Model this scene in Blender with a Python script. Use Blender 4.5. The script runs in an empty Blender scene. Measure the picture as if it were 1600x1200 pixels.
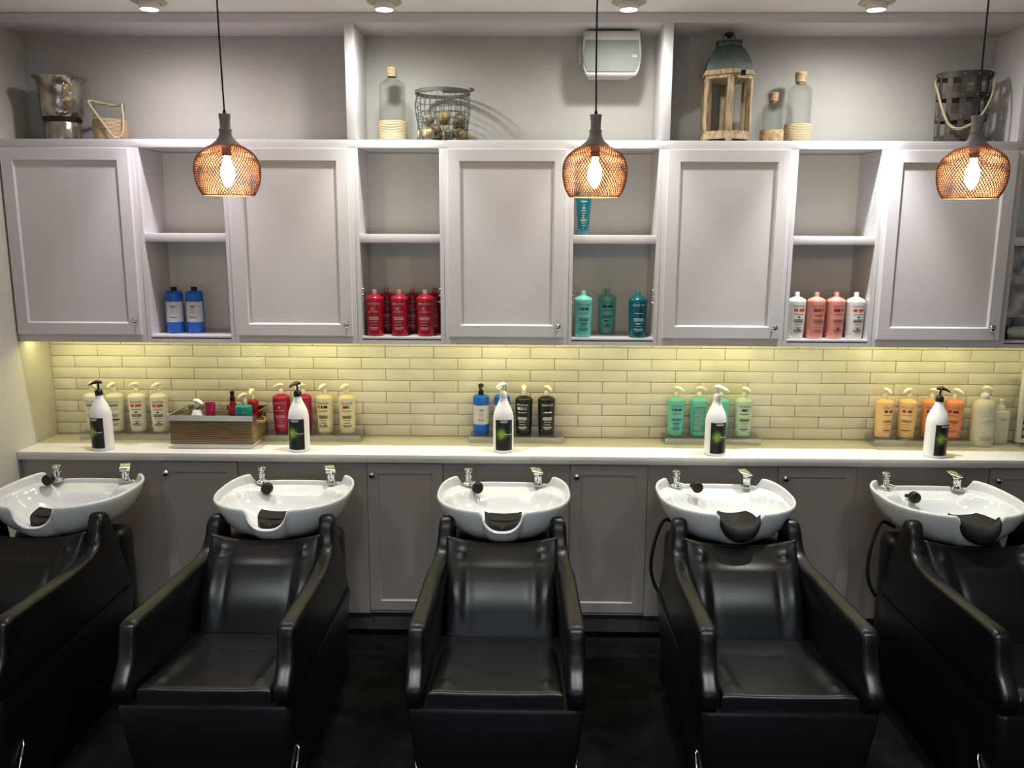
import bpy, bmesh, math, random
from mathutils import Vector, Matrix
random.seed(7)
SC = bpy.context.scene
COL = SC.collection
PI = math.pi

# ------------------------------------------------------------------ materials
def mat(name, col, rough=0.5, metal=0.0, trans=0.0, ior=1.45, spec=0.5, coat=0.0, alpha=1.0, emit=None, estr=0.0, sss=0.0):
    m = bpy.data.materials.new(name); m.use_nodes = True
    b = m.node_tree.nodes['Principled BSDF']; i = b.inputs
    i['Base Color'].default_value = (*col, 1); i['Roughness'].default_value = rough; i['Metallic'].default_value = metal
    i['Transmission Weight'].default_value = trans; i['IOR'].default_value = ior; i['Specular IOR Level'].default_value = spec
    i['Coat Weight'].default_value = coat; i['Alpha'].default_value = alpha; i['Coat Roughness'].default_value = 0.08
    if sss: i['Subsurface Weight'].default_value = sss; i['Subsurface Scale'].default_value = 0.02
    if emit: i['Emission Color'].default_value = (*emit, 1); i['Emission Strength'].default_value = estr
    return m

def noise_col(m, c1, c2, scale, detail=4, lo=0.35, hi=0.65, stretch=None, bump=0.0, bscale=None, dist=0.002):
    nt = m.node_tree; N = nt.nodes; L = nt.links; b = N['Principled BSDF']
    tc = N.new('ShaderNodeTexCoord'); mp = N.new('ShaderNodeMapping'); L.new(tc.outputs['Object'], mp.inputs[0])
    if stretch: mp.inputs['Scale'].default_value = stretch
    n = N.new('ShaderNodeTexNoise'); n.inputs['Scale'].default_value = scale; n.inputs['Detail'].default_value = detail
    L.new(mp.outputs[0], n.inputs[0])
    r = N.new('ShaderNodeValToRGB'); r.color_ramp.elements[0].position = lo; r.color_ramp.elements[1].position = hi
    r.color_ramp.elements[0].color = (*c1, 1); r.color_ramp.elements[1].color = (*c2, 1)
    L.new(n.outputs[0], r.inputs[0]); L.new(r.outputs[0], b.inputs['Base Color'])
    if bump:
        n2 = N.new('ShaderNodeTexNoise'); n2.inputs['Scale'].default_value = bscale or scale; n2.inputs['Detail'].default_value = 5
        L.new(mp.outputs[0], n2.inputs[0])
        bp = N.new('ShaderNodeBump'); bp.inputs['Strength'].default_value = bump; bp.inputs['Distance'].default_value = dist
        L.new(n2.outputs[0], bp.inputs['Height']); L.new(bp.outputs[0], b.inputs['Normal'])
    return m

def wave_col(m, c1, c2, scale, direction='Z', bump=0.6, dist=0.002, distort=1.0, rot=None):
    nt = m.node_tree; N = nt.nodes; L = nt.links; b = N['Principled BSDF']
    tc = N.new('ShaderNodeTexCoord'); mp = N.new('ShaderNodeMapping'); L.new(tc.outputs['Object'], mp.inputs[0])
    if rot: mp.inputs['Rotation'].default_value = rot
    w = N.new('ShaderNodeTexWave'); w.bands_direction = direction; w.inputs['Scale'].default_value = scale
    w.inputs['Distortion'].default_value = distort; w.inputs['Detail'].default_value = 2; w.inputs['Detail Scale'].default_value = 3
    L.new(mp.outputs[0], w.inputs[0])
    r = N.new('ShaderNodeValToRGB'); r.color_ramp.elements[0].color = (*c1, 1); r.color_ramp.elements[1].color = (*c2, 1)
    L.new(w.outputs['Fac'], r.inputs[0]); L.new(r.outputs[0], b.inputs['Base Color'])
    bp = N.new('ShaderNodeBump'); bp.inputs['Strength'].default_value = bump; bp.inputs['Distance'].default_value = dist
    L.new(w.outputs['Fac'], bp.inputs['Height']); L.new(bp.outputs[0], b.inputs['Normal'])
    return m

M = {}
M['paint'] = noise_col(mat('cabinet_paint', (.63, .605, .625), .34), (.62, .595, .615), (.64, .615, .635), 3, bump=.05, bscale=90, dist=.001)
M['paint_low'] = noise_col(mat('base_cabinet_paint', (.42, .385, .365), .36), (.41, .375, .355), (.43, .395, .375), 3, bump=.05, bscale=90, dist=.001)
M['cubby'] = mat('cubby_paint', (.74, .73, .68), .5)
M['niche_wall'] = noise_col(mat('niche_wall_paint', (.42, .40, .375), .7), (.41, .39, .365), (.43, .41, .385), 4, bump=.05, bscale=140, dist=.001)
M['wall'] = noise_col(mat('wall_paint', (.54, .515, .455), .7), (.53, .505, .445), (.55, .525, .465), 2, bump=.08, bscale=120, dist=.001)
M['ceiling'] = mat('ceiling_paint', (.86, .84, .82), .8)
M['tile'] = noise_col(mat('glazed_tile', (.70, .66, .56), .3), (.62, .58, .48), (.74, .70, .60), 5, bump=.25, bscale=22, dist=.004)
M['grout'] = mat('grout', (.48, .44, .34), .9)
M['counter'] = noise_col(mat('counter_stone', (.76, .74, .70), .3), (.73, .71, .67), (.78, .76, .72), 30)
M['floor'] = noise_col(mat('dark_floor', (.003, .003, .003), .75, spec=.06), (.0016, .0016, .0017), (.0062, .006, .006), 7, 8, bump=.2, bscale=40, dist=.002)
M['leather'] = noise_col(mat('black_leather', (.0025, .0025, .003),   .34, spec=.40), (.002, .002, .0024), (.0032, .0032, .0036), 6, bump=.10, bscale=260, dist=.001)
M['blackplastic'] = mat('black_plastic', (.007, .007, .008), .4, spec=.35)
M['rubber'] = mat('black_rubber', (.010, .010, .0095), .6, spec=.2)
M['porcelain'] = mat('white_porcelain', (.64, .645, .645), .12, coat=.5)
M['chrome'] = mat('chrome', (.75, .76, .77), .08, 1)
M['steel'] = mat('brushed_steel', (.45, .45, .45), .25, 1)
M['concrete'] = noise_col(mat('grey_concrete', (.34, .31, .29), .85), (.27, .25, .235), (.38, .35, .33), 40, bump=.3, bscale=120)
M['copper'] = mat('copper_wire', (.28, .13, .075), .45, .15)
M['cord'] = mat('black_cord', (.01, .01, .01), .6)
M['bulb'] = mat('glowing_bulb', (1, .8, .5), .3, emit=(1, .72, .40), estr=165)
M['lens'] = mat('lamp_lens', (1, 1, 1), .3, emit=(1, .97, .95), estr=14)
M['brass_ring'] = mat('aged_white_ring', (.42, .36, .26), .4)
M['white_plastic'] = mat('white_plastic', (.74, .73, .70), .35)
M['pump_white'] = mat('pump_white', (.80, .78, .72), .3)
M['pump_clear'] = mat('pump_translucent', (.70, .68, .63), .3)
def clear(name, tint, edge, rough, lo, hi):
    """thin clear sheet: lets light straight through, mirrors at grazing angles"""
    m = bpy.data.materials.new(name); m.use_nodes = True; nt = m.node_tree; N = nt.nodes; L = nt.links
    N.remove(N['Principled BSDF']); out = N['Material Output']
    t = N.new('ShaderNodeBsdfTransparent'); t.inputs[0].default_value = (*tint, 1)
    g = N.new('ShaderNodeBsdfGlossy'); g.inputs['Color'].default_value = (*edge, 1); g.inputs['Roughness'].default_value = rough
    lw = N.new('ShaderNodeLayerWeight'); lw.inputs[0].default_value = .35
    mr = N.new('ShaderNodeMapRange'); mr.inputs['To Min'].default_value = lo; mr.inputs['To Max'].default_value = hi
    L.new(lw.outputs['Facing'], mr.inputs['Value'])
    mx = N.new('ShaderNodeMixShader'); L.new(mr.outputs[0], mx.inputs[0]); L.new(t.outputs[0], mx.inputs[1]); L.new(g.outputs[0], mx.inputs[2])
    L.new(mx.outputs[0], out.inputs[0]); return m
M['glass'] = clear('clear_glass', (.97, .98, .97), (.62, .66, .65), .03, .004, .24)
M['acrylic'] = clear('clear_acrylic', (.94, .94, .95), (.86, .85, .84), .15, .16, .5)
M['mercury'] = noise_col(mat('mercury_glass', (.4, .36, .3), .16, .85), (.16, .13, .10), (.58, .53, .46), 11, 4, .35, .7, bump=.5, bscale=22, dist=.01)
M['darkband'] = mat('dark_iron', (.03, .025, .02), .5, .5)
M['rope'] = wave_col(mat('natural_rope', (.5, .38, .22), .9), (.33, .235, .13), (.56, .43, .27), 55, 'Z', .7, .004, 1.5)
M['rope_pale'] = wave_col(mat('pale_rope', (.6, .5, .33), .9), (.38, .29, .17), (.58, .48, .31), 45, 'Z', .7, .004, 1.2)
M['cork'] = noise_col(mat('cork', (.42, .29, .16), .9), (.30, .19, .10), (.50, .37, .22), 70, bump=.4, bscale=90)
M['oldwood'] = noise_col(mat('weathered_wood', (.5, .38, .23), .8), (.24, .16, .085), (.52, .40, .25), 28, 6, .3, .6, stretch=(3, 3, .5), bump=.4, bscale=40)
M['zinc'] = noise_col(mat('dark_zinc', (.06, .08, .08), .55, .3), (.035, .05, .05), (.075, .095, .09), 9)
M['wire'] = mat('galvanised_wire', (.09, .093, .083), .5, .3)
M['strap'] = noise_col(mat('rusty_strap', (.06, .05, .045), .6, .4), (.04, .036, .034), (.09, .07, .06), 14)
M['stud'] = mat('stud', (.5, .47, .42), .4, .8)
M['weave'] = wave_col(mat('seagrass', (.3, .2, .1), .85), (.10, .06, .03), (.42, .29, .155), 36, 'Z', 1.0, .004, .25)
M['lining'] = mat('box_lining', (.28, .27, .24), .7)
M['spk_white'] = mat('speaker_plastic', (.50, .49, .46), .45)
M['spk_grille'] = noise_col(mat('speaker_grille', (.18, .182, .18), .7), (.17, .172, .17), (.19, .192, .19), 400)
M['toe'] = mat('toe_kick', (.10, .095, .09), .7)
M['hole'] = mat('dark_hole', (.12, .11, .10), .9)

def flat(name, col, rough=.35, **k):
    if name not in M: M[name] = mat(name, col, rough, **k)
    return M[name]

# ------------------------------------------------------------------ mesh helpers
def new(): return bmesh.new()

def add_box(bm, x0, x1, y0, y1, z0, z1, bev=0.0, seg=2):
    vs = [bm.verts.new((x, y, z)) for x in (x0, x1) for y in (y0, y1) for z in (z0, z1)]
    F = [(0, 1, 3, 2), (4, 6, 7, 5), (0, 4, 5, 1), (2, 3, 7, 6), (0, 2, 6, 4), (1, 5, 7, 3)]
    fs = [bm.faces.new([vs[i] for i in f]) for f in F]
    if bev:
        es = list({e for f in fs for e in f.edges})
        bmesh.ops.bevel(bm, geom=es, offset=bev, segments=seg, profile=.5, affect='EDGES')
    return vs

def add_lathe(bm, prof, n=32, sx=1.0, sy=1.0, c=(0, 0, 0), axis='Z', mi=0):
    rings = []
    for r, z in prof:
        if r < 1e-6:
            rings.append([bm.verts.new(_ax(0, 0, z, c, axis))])
        else:
            rings.append([bm.verts.new(_ax(r * math.cos(2 * PI * k / n) * sx, r * math.sin(2 * PI * k / n) * sy, z, c, axis)) for k in range(n)])
    for a, b in zip(rings, rings[1:]):
        for k in range(n):
            k2 = (k + 1) % n
            if len(a) == 1 and len(b) == 1: continue
            if len(a) == 1: f = bm.faces.new((a[0], b[k2], b[k]))
            elif len(b) == 1: f = bm.faces.new((a[k], a[k2], b[0]))
            else: f = bm.faces.new((a[k], a[k2], b[k2], b[k]))
            f.material_index = mi
    return rings

def _ax(x, y, z, c, axis):
    if axis == 'Z': p = (x, y, z)
    elif axis == 'Y': p = (x, z, y)
    else: p = (z, x, y)
    return (p[0] + c[0], p[1] + c[1], p[2] + c[2])

def add_tube(bm, pts, r, n=8, closed=False, caps=True):
    P = [Vector(p) for p in pts]; m = len(P)
    rr = r if isinstance(r, (list, tuple)) else [r] * m
    rings = []; up = None
    for i in range(m):
        if closed: t = (P[(i + 1) % m] - P[i - 1]).normalized()
        else: t = (P[min(i + 1, m - 1)] - P[max(i - 1, 0)]).normalized()
        if up is None:
            up = Vector((0, 0, 1)) if abs(t.z) < .9 else Vector((1, 0, 0))
        a = (up - t * up.dot(t))
        if a.length < 1e-5: a = t.orthogonal()
        a.normalize(); b = t.cross(a); up = a
        rings.append([bm.verts.new(P[i] + (a * math.cos(2 * PI * k / n) + b * math.sin(2 * PI * k / n)) * rr[i]) for k in range(n)])
    rng = range(m) if closed else range(m - 1)
    for i in rng:
        a, b = rings[i], rings[(i + 1) % m]
        for k in range(n):
            bm.faces.new((a[k], a[(k + 1) % n], b[(k + 1) % n], b[k]))
    if caps and not closed:
        bm.faces.new(rings[0][::-1]); bm.faces.new(rings[-1])

def spline(pts, n=8, closed=False):
    P = [Vector(p) for p in pts]; out = []; m = len(P)
    for i in range(m if closed else m - 1):
        p0 = P[(i - 1) % m] if closed or i > 0 else P[0] * 2 - P[1]
        p1 = P[i]; p2 = P[(i + 1) % m]
        p3 = P[(i + 2) % m] if closed or i + 2 < m else P[-1] * 2 - P[-2]
        for k in range(n):
            t = k / n
            out.append(.5 * ((2 * p1) + (p2 - p0) * t + (2 * p0 - 5 * p1 + 4 * p2 - p3) * t * t + (3 * p1 - p0 - 3 * p2 + p3) * t ** 3))
    if not closed: out.append(P[-1])
    return out

def obj(name, bm, m, parent=None, loc=(0, 0, 0), rotz=0.0, smooth=True, ang=40):
    bmesh.ops.recalc_face_normals(bm, faces=bm.faces)
    me = bpy.data.meshes.new(name); bm.to_mesh(me); bm.free()
    if smooth:
        me.shade_smooth()
        me.set_sharp_from_angle(angle=math.radians(ang))
    for k in (m if isinstance(m, (list, tuple)) else [m]):
        me.materials.append(k if not isinstance(k, str) else M[k])
    return place(name, me, parent, loc, rotz)

def place(name, me, parent=None, loc=(0, 0, 0), rotz=0.0):
    o = bpy.data.objects.new(name, me); COL.objects.link(o)
    o.location = loc; o.rotation_euler = (0, 0, rotz)
    if parent: o.parent = parent
    return o

def tag(o, label, cat, group=None):
    o['label'] = label; o['category'] = cat
    if group: o['group'] = group
    return o

def thing(name, label, cat, loc=(0, 0, 0), rotz=0.0, group=None):
    o = bpy.data.objects.new(name, None); COL.objects.link(o)
    o.empty_display_size = .05
    o.location = loc; o.rotation_euler = (0, 0, rotz)
    return tag(o, label, cat, group)

def struct(name, bm, m, smooth=False, label=None):
    o = obj(name, bm, m, smooth=smooth); o['kind'] = 'structure'
    if label: o['label'] = label
    return o

def dup(root, loc, rotz=0.0, label=None, group=None):
    def cp(o, parent):
        c = o.copy(); COL.objects.link(c)
        if parent: c.parent = parent
        for ch in [x for x in bpy.data.objects if x.parent == o]: cp(ch, c)
        return c
    r = cp(root, None); r.location = loc; r.rotation_euler = (0, 0, rotz)
    if label: r['label'] = label
    if group: r['group'] = group
    return r

# ------------------------------------------------------------------ measured planes (metres)
XL, XR, YW, ZC = -2.37, 4.2, 4.092, 2.868
YF = 3.832            # face of the upper frames
YD = 3.814            # face of upper doors
YC = 3.725            # counter front
YB = 3.757            # base cabinet face
YFRONT = -3.0

# ------------------------------------------------------------------ setting
bm = new(); add_box(bm, XL - .1, XR, YFRONT, YW + .1, -.1, 0); struct('floor', bm, 'floor', label='near-black worn concrete floor')
bm = new(); add_box(bm, XL - .1, XR, YFRONT, YW + .1, ZC, ZC + .1); struct('ceiling', bm, 'ceiling', label='pale flat ceiling')
bm = new(); add_box(bm, XL - .1, XL, YFRONT, YW + .1, 0, ZC); struct('wall_left', bm, 'wall', label='plain cream side wall')
bm = new(); add_box(bm, XR, XR + .1, YFRONT, YW + .1, 0, ZC); struct('wall_right', bm, 'wall')
bm = new(); add_box(bm, XL, XR, YW, YW + .1, 0, ZC); struct('wall_back', bm, 'niche_wall', label='taupe grey wall at the back of the display niches')
WX0, WX1, WZ0, WZ1 = -1.5, 1.7, .55, 2.35
bm = new()
add_box(bm, XL, WX0, YFRONT - .1, YFRONT, 0, ZC); add_box(bm, WX1, XR, YFRONT - .1, YFRONT, 0, ZC)
add_box(bm, WX0, WX1, YFRONT - .1, YFRONT, 0, WZ0); add_box(bm, WX0, WX1, YFRONT - .1, YFRONT, WZ1, ZC)
struct('wall_front', bm, flat('far_wall_paint', (.10, .095, .09), .8))
bm = new()
for a in (WX0, (WX0 + WX1) / 2 - .03, WX1 - .06): add_box(bm, a, a + .06, YFRONT - .08, YFRONT - .02, WZ0, WZ1)
add_box(bm, WX0, WX1, YFRONT - .08, YFRONT - .02, WZ0, WZ0 + .06); add_box(bm, WX0, WX1, YFRONT - .08, YFRONT - .02, WZ1 - .06, WZ1)
struct('window_1', bm, 'white_plastic')

# tiled splashback: every tile a slightly uneven slab on a grout bed
bm = new()
TW, TH = .24, .05692
add_box(bm, XL, 2.9, YW - .006, YW - .0005, .905, 1.45)
for row in range(-1, 9):
    zt = 1.3729 - row * TH; zb = zt - TH
    if zb < .9: zb = .912
    if zt <= .915: break
    zt2 = min(zt, 1.443)
    off = -.6941 - (TW / 2 if row % 2 else 0)
    k0 = math.floor((XL - off) / TW)
    for k in range(k0, k0 + 24):
        x0 = max(off + k * TW, XL); x1 = min(off + (k + 1) * TW, 2.9)
        if x1 - x0 < .01: continue
        g = .0011; d = random.uniform(-.0012, .0012)
        vs = add_box(bm, x0 + g, x1 - g, YW - .0135 + d, YW - .004, zb + g, zt2 - g, .0022, 2)
for f in bm.faces:
    f.material_index = 0
bm.faces.ensure_lookup_table()
for f in list(bm.faces)[:6]: f.material_index = 1
o = struct('trim_1', bm, [M['tile'], M['grout']], smooth=True, label='cream glazed brick tile splashback behind the counter')

# ------------------------------------------------------------------ display shelf above the cabinets
ds = thing('display_shelf', 'long painted display ledge with two uprights running under the ceiling', 'shelf', (XL, YW, 2.298))
def ds_part(name, x0, x1, y0, y1, z0, z1, bev=.002):
    b = new(); add_box(b, x0 - XL, x1 - XL, y0 - YW, y1 - YW, z0 - 2.298, z1 - 2.298, bev); return obj(name, b, 'paint', ds)
ds_part('shelf_board', XL + .001, 2.199, YF, YW - .001, 2.299, 2.335)
ds_part('header_board', XL + .001, 2.75, YF, YW - .001, 2.826, ZC - .001)
ds_part('upright', -.800, -.757, YF, YW - .001, 2.3355, 2.8255)
ds_part('upright', .592, .634, YF, YW - .001, 2.3355, 2.8255)
ds_part('end_panel', 2.157, 2.199, YF, YW - .001, 2.3355, 2.8255)

# ------------------------------------------------------------------ upper cabinets
def knob_mesh():
    b = new()
    add_lathe(b, [(0, 0), (.007, 0), (.0055, -.004), (.005, -.010), (.012, -.014), (.0155, -.019), (.015, -.024), (.010, -.0285), (0, -.030)], 20, axis='Y')
    bmesh.ops.recalc_face_normals(b, faces=b.faces)
    me = bpy.data.meshes.new('knob'); b.to_mesh(me); b.free(); me.shade_smooth(); me.materials.append(M['chrome']); return me
KNOB = knob_mesh()

def door_bm(x0, x1, z0, z1, yf, th, rail=.053, rec=.011, sl=.005):
    b = new()
    add_box(b, x0 + rail - .002, x1 - rail + .002, yf + rec, yf + th, z0 + rail - .002, z1 - rail + .002)
    # frame as one ring with a stepped inner lip
    outer = [(x0, z0), (x1, z0), (x1, z1), (x0, z1)]
    def ring(d, y): return [b.verts.new((x0 + d if i in (0, 3) else x1 - d, y, z0 + d if i in (0, 1) else z1 - d)) for i in range(4)]
    R = [ring(0, yf + th), ring(0, yf + .0015), ring(.0015, yf), ring(rail - .001, yf), ring(rail, yf + .001), ring(rail + sl, yf + rec)]
    for a, c in zip(R, R[1:]):
        for i in range(4): b.faces.new((a[i], a[(i + 1) % 4], c[(i + 1) % 4], c[i]))
    return b

def door_cabinet(bx0, bx1, dx0, dx1, kx, kz, label):
    xc = (bx0 + bx1) / 2
    t = thing('wall_cabinet', label, 'cabinet', (xc, YW, 1.419), group='closed wall cabinets')
    b = new()
    add_box(b, bx0 - xc + .0004, bx1 - xc - .0004, YF - YW, -.001, 1.442 - 1.419, 2.2985 - 1.419, .001, 1)
    add_box(b, bx0 - xc + .0004, bx1 - xc - .0004, YF - YW, YF + .02 - YW, 0, .0235)
    obj('carcass', b, 'paint', t)
    b = door_bm(dx0 - xc, dx1 - xc, 1.457 - 1.419, 2.2955 - 1.419, YD - YW, .0175)
    d = obj('door', b, 'paint', t, ang=25)
    k = place('knob', KNOB, d, (kx - xc, YD - YW, kz - 1.419)); k['label'] = 'small round chrome knob'
    return t

def open_unit(bx0, bx1, ox0, ox1, label, screws=False, holes=True):
    xc = (bx0 + bx1) / 2; X = lambda v: v - xc; zz = lambda v: v - 1.419; y = lambda v: v - YW
    t = thing('open_shelf_unit', label, 'shelf', (xc, YW, 1.419), group='open cubbies between the wall cabinets')
    b = new()
    e = .0004
    add_box(b, X(bx0) + e, X(ox0), y(YF), -.001, zz(1.442), zz(2.2985), .001, 1)
    add_box(b, X(ox1), X(bx1) - e, y(YF), -.001, zz(1.442), zz(2.2985), .001, 1)
    add_box(b, X(bx0) + e, X(bx1) - e, y(YF), y(YF + .02), 0, zz(1.4435), .001, 1)
    add_box(b, X(ox0) - .002, X(ox1) + .002, y(YF), -.001, zz(1.436), zz(1.452), .001, 1)
    obj('carcass', b, 'paint', t)
    b = new(); add_box(b, X(ox0) - .001, X(ox1) + .001, y(4.08), y(4.0905), zz(1.453), zz(2.2975)); obj('back_panel', b, 'cubby', t, smooth=False)
    b = new(); add_box(b, X(ox0) + .0005, X(ox1) - .0005, y(YF + .001), y(4.079), zz(1.882), zz(1.921), .002); obj('shelf', b, 'paint', t)
    if holes:
        for side, sx in ((ox0, 1), (ox1, -1)):
            for yy in (3.875, 4.03):
                b = new()
                for k in range(40):
                    add_lathe(b, [(0, .0003 * sx), (.0026, .0003 * sx)], 8, c=(X(side), y(yy), zz(1.50 + k * .0185)), axis='X')
                obj('peg_hole_pattern', b, 'hole', t, smooth=False)
    if screws:
        for side, sx in ((ox0, 1), (ox1, -1)):
            b = new()
            for z in (1.615, 1.645, 1.672):
                add_lathe(b, [(0, .0105 * sx), (.004, .0095 * sx), (.0055, .006 * sx), (.0055, 0)], 10, c=(X(side), y(3.845), zz(z)), axis='X')
            obj('hinge_screws', b, 'chrome', t)
    return t

BX = [XL + .001, -1.762, -1.352, -.776, -.3715, .1965, .609, 1.187, 1.591, 2.180, 2.75]
door_cabinet(BX[0], BX[1], -2.360, -1.782, -1.803, 1.521, 'grey wall cabinet with panelled door, up against the cream side wall')
open_unit(BX[1], BX[2], -1.742, -1.370, 'open two-level cubby holding two blue bottles', )
door_cabinet(BX[2], BX[3], -1.332, -.797, -.820, 1.513, 'grey wall cabinet with panelled door, between the blue-bottle and red-bottle cubbies')
open_unit(BX[3], BX[4], -.756, -.391, 'open two-level cubby holding red bottles', True, False)
door_cabinet(BX[4], BX[5], -.352, .179, .147, 1.507, 'grey wall cabinet with panelled door, between the red-bottle and turquoise-bottle cubbies')
open_unit(BX[5], BX[6], .214, .589, 'open two-level cubby holding turquoise bottles below a teal tube', True, False)
door_cabinet(BX[6], BX[7], .629, 1.167, 1.134, 1.507, 'grey wall cabinet with panelled door, between the turquoise-bottle and pink-bottle cubbies')
open_unit(BX[7], BX[8], 1.206, 1.573, 'open two-level cubby holding two pink and two white bottles')
door_cabinet(BX[8], BX[9], 1.609, 2.162, 2.118, 1.514, 'grey wall cabinet with panelled door, hung behind the pendant by the strap basket')
open_unit(BX[9], BX[10], 2.198, 2.71, 'open cubby at the picture edge holding a framed print', False, False)

# ------------------------------------------------------------------ counter and base cabinets
b = new(); add_box(b, XL + .001, 2.9, YC, YW - .014, .877, .915, .003)
tag(obj('countertop', b, 'counter'), 'long white stone countertop under the tiled splashback', 'countertop')

def base_door(bx0, bx1, dx0, dx1, kx, label):
    xc = (bx0 + bx1) / 2
    t = thing('base_cabinet', label, 'cabinet', (xc, YB + .3, 0), group='base cabinets under the counter')
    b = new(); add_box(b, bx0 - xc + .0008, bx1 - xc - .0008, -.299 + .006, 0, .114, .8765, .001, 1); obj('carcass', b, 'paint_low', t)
    b = new(); add_box(b, bx0 - xc + .0008, bx1 - xc - .0008, -.24, -.02, .0, .1138); obj('plinth', b, 'toe', t, smooth=False)
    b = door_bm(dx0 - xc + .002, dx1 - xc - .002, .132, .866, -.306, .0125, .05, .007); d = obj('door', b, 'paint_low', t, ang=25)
    k = place('knob', KNOB, d, (kx - xc, -.306, .815)); k['label'] = 'small round chrome knob'

def base_panel(x0, x1, label):
    xc = (x0 + x1) / 2
    t = thing('base_cabinet', label, 'cabinet', (xc, YB + .3, 0), group='plain-fronted base cabinets behind the chairs')
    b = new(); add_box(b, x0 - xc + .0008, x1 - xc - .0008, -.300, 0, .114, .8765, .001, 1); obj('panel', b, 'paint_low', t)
    b = new(); add_box(b, x0 - xc + .0008, x1 - xc - .0008, -.24, -.02, .0, .1138); obj('plinth', b, 'toe', t, smooth=False)

base_panel(XL + .001, -1.709, 'plain-fronted base cabinet against the cream side wall, behind the first basin')
base_door(-1.709, -1.346, -1.709, -1.346, -1.680, 'narrow base cabinet door under the woven rope box')
base_panel(-1.346, -.739, 'plain-fronted base cabinet behind the basin with the magenta bottles above it')
base_door(-.739, -.380, -.739, -.380, -.711, 'narrow base cabinet door below the cream pump bottles')
base_panel(-.380, .214, 'plain-fronted base cabinet behind the middle basin')
base_door(.214, .577, .214, .577, .244, 'narrow base cabinet door just beyond the black pump bottles')
base_panel(.577, 1.180, 'plain-fronted base cabinet behind the basin below the turquoise pump bottles')
base_door(1.180, 1.543, 1.180, 1.543, 1.212, 'narrow base cabinet door between the last two basins')
base_panel(1.543, 2.155, 'plain-fronted base cabinet behind the basin below the orange pump bottles')
base_door(2.155, 2.52, 2.155, 2.52, 2.190, 'narrow base cabinet door at the picture edge under the swatch stand')

# ------------------------------------------------------------------ shampoo chairs
def pad_bm(P, Nf, th, nu=40, nv=40, er=.018):
    """closed cushion: front face P(u,v), back face offset along -N; the rim rolls over"""
    b = new()
    def smp(n):
        a = [-1 + 2 * i / n for i in range(n + 1)]
        extra = [-.995, -.98, -.955, .955, .98, .995]
        return sorted(set(a + extra))
    U = smp(nu); V = smp(nv)
    def roll(e):
        return 0 if e < .93 else 1 - math.sqrt(max(0, 1 - ((e - .93) / .07) ** 2))
    G = []; B = []
    for v in V:
        g = []; k = []
        for u in U:
            p = Vector(P(u, v)); n = Vector(Nf(u, v))
            d = max(roll(abs(u)), roll(abs(v)))
            g.append(b.verts.new(p - n * er * d)); k.append(b.verts.new(p - n * th))
        G.append(g); B.append(k)
    for i in range(len(V) - 1):
        for j in range(len(U) - 1):
            b.faces.new((G[i][j], G[i][j + 1], G[i + 1][j + 1], G[i + 1][j]))
            b.faces.new((B[i][j], B[i + 1][j], B[i + 1][j + 1], B[i][j + 1]))
    n = len(U) - 1; m = len(V) - 1
    for j in range(n):
        b.faces.new((G[0][j], B[0][j], B[0][j + 1], G[0][j + 1])); b.faces.new((G[m][j], G[m][j + 1], B[m][j + 1], B[m][j]))
    for i in range(m):
        b.faces.new((G[i][0], G[i + 1][0], B[i + 1][0], B[i][0])); b.faces.new((G[i][n], B[i][n], B[i + 1][n], G[i + 1][n]))
    return b

def lerp_path(K, t):
    for (t0, p0), (t1, p1) in zip(K, K[1:]):
        if t <= t1:
            s = (t - t0) / (t1 - t0); return [a + (c - a) * s for a, c in zip(p0, p1)]
    return list(K[-1][1])
def smooth_path(K, n=40):
    pts = spline([p for _, p in K], 12)
    ts = []
    for (t0, _), (t1, _) in zip(K, K[1:]): ts += [t0 + (t1 - t0) * k / 12 for k in range(12)]
    ts.append(K[-1][0])
    return [(t, tuple(p)) for t, p in zip(ts, pts)]
gs = lambda d, s: math.exp(-(d / s) ** 2)

def sstep(a, c, x):
    t = max(0, min(1, (x - a) / (c - a))); return t * t * (3 - 2 * t)

Y0 = 2.36
BK = smooth_path([(0, (2.845, .455, 0)), (.3, (2.888, .548, 0)), (.55, (2.945, .625, 0)), (.8, (3.010, .705, 0)), (1, (3.062, .782, 0))])
def back_P(u, v):
    t = (v + 1) / 2
    y, z, _ = lerp_path(BK, t)
    hw = .203 + .012 * t
    f = .012 * gs(t - .52, .28) * (1 - u * u * .4)                    # lumbar swell
    f += .014 * gs(abs(u) - .80, .13) * gs(t - .50, .33)              # side bolsters
    f -= .006 * gs(abs(u) - .60, .07) * gs(t - .50, .30)              # soft seams beside them
    f += .012 * (gs(u - .72, .07) + gs(u + .72, .07)) * gs(t - .86, .04)
    f -= .02 * (1 - u * u) * max(0, t - .72) / .28 * .6                # hollow towards the top
    z -= .026 * (1 - min(1, abs(u) * 1.02) ** 2) * max(0, t - .7) / .3
    return (u * hw, y - f * .8, z + f * .6)
def seat_P(u, v):
    t = (v + 1) / 2                                                    # 0 front, 1 back
    y = 2.388 + .475 * t; z = .517 - .066 * t
    hw = .2135 - .010 * t
    f = -.004 * gs(u, .62) * gs(t - .55, .5) + .012 * gs(abs(u) - .80, .12) * gs(t - .45, .33)
    f += .008 * (gs(u - .76, .055) + gs(u + .76, .055)) * gs(t - .13, .045)
    f += .006 * sstep(.8, 1, t)
    return (u * hw, y, z + f)

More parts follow.
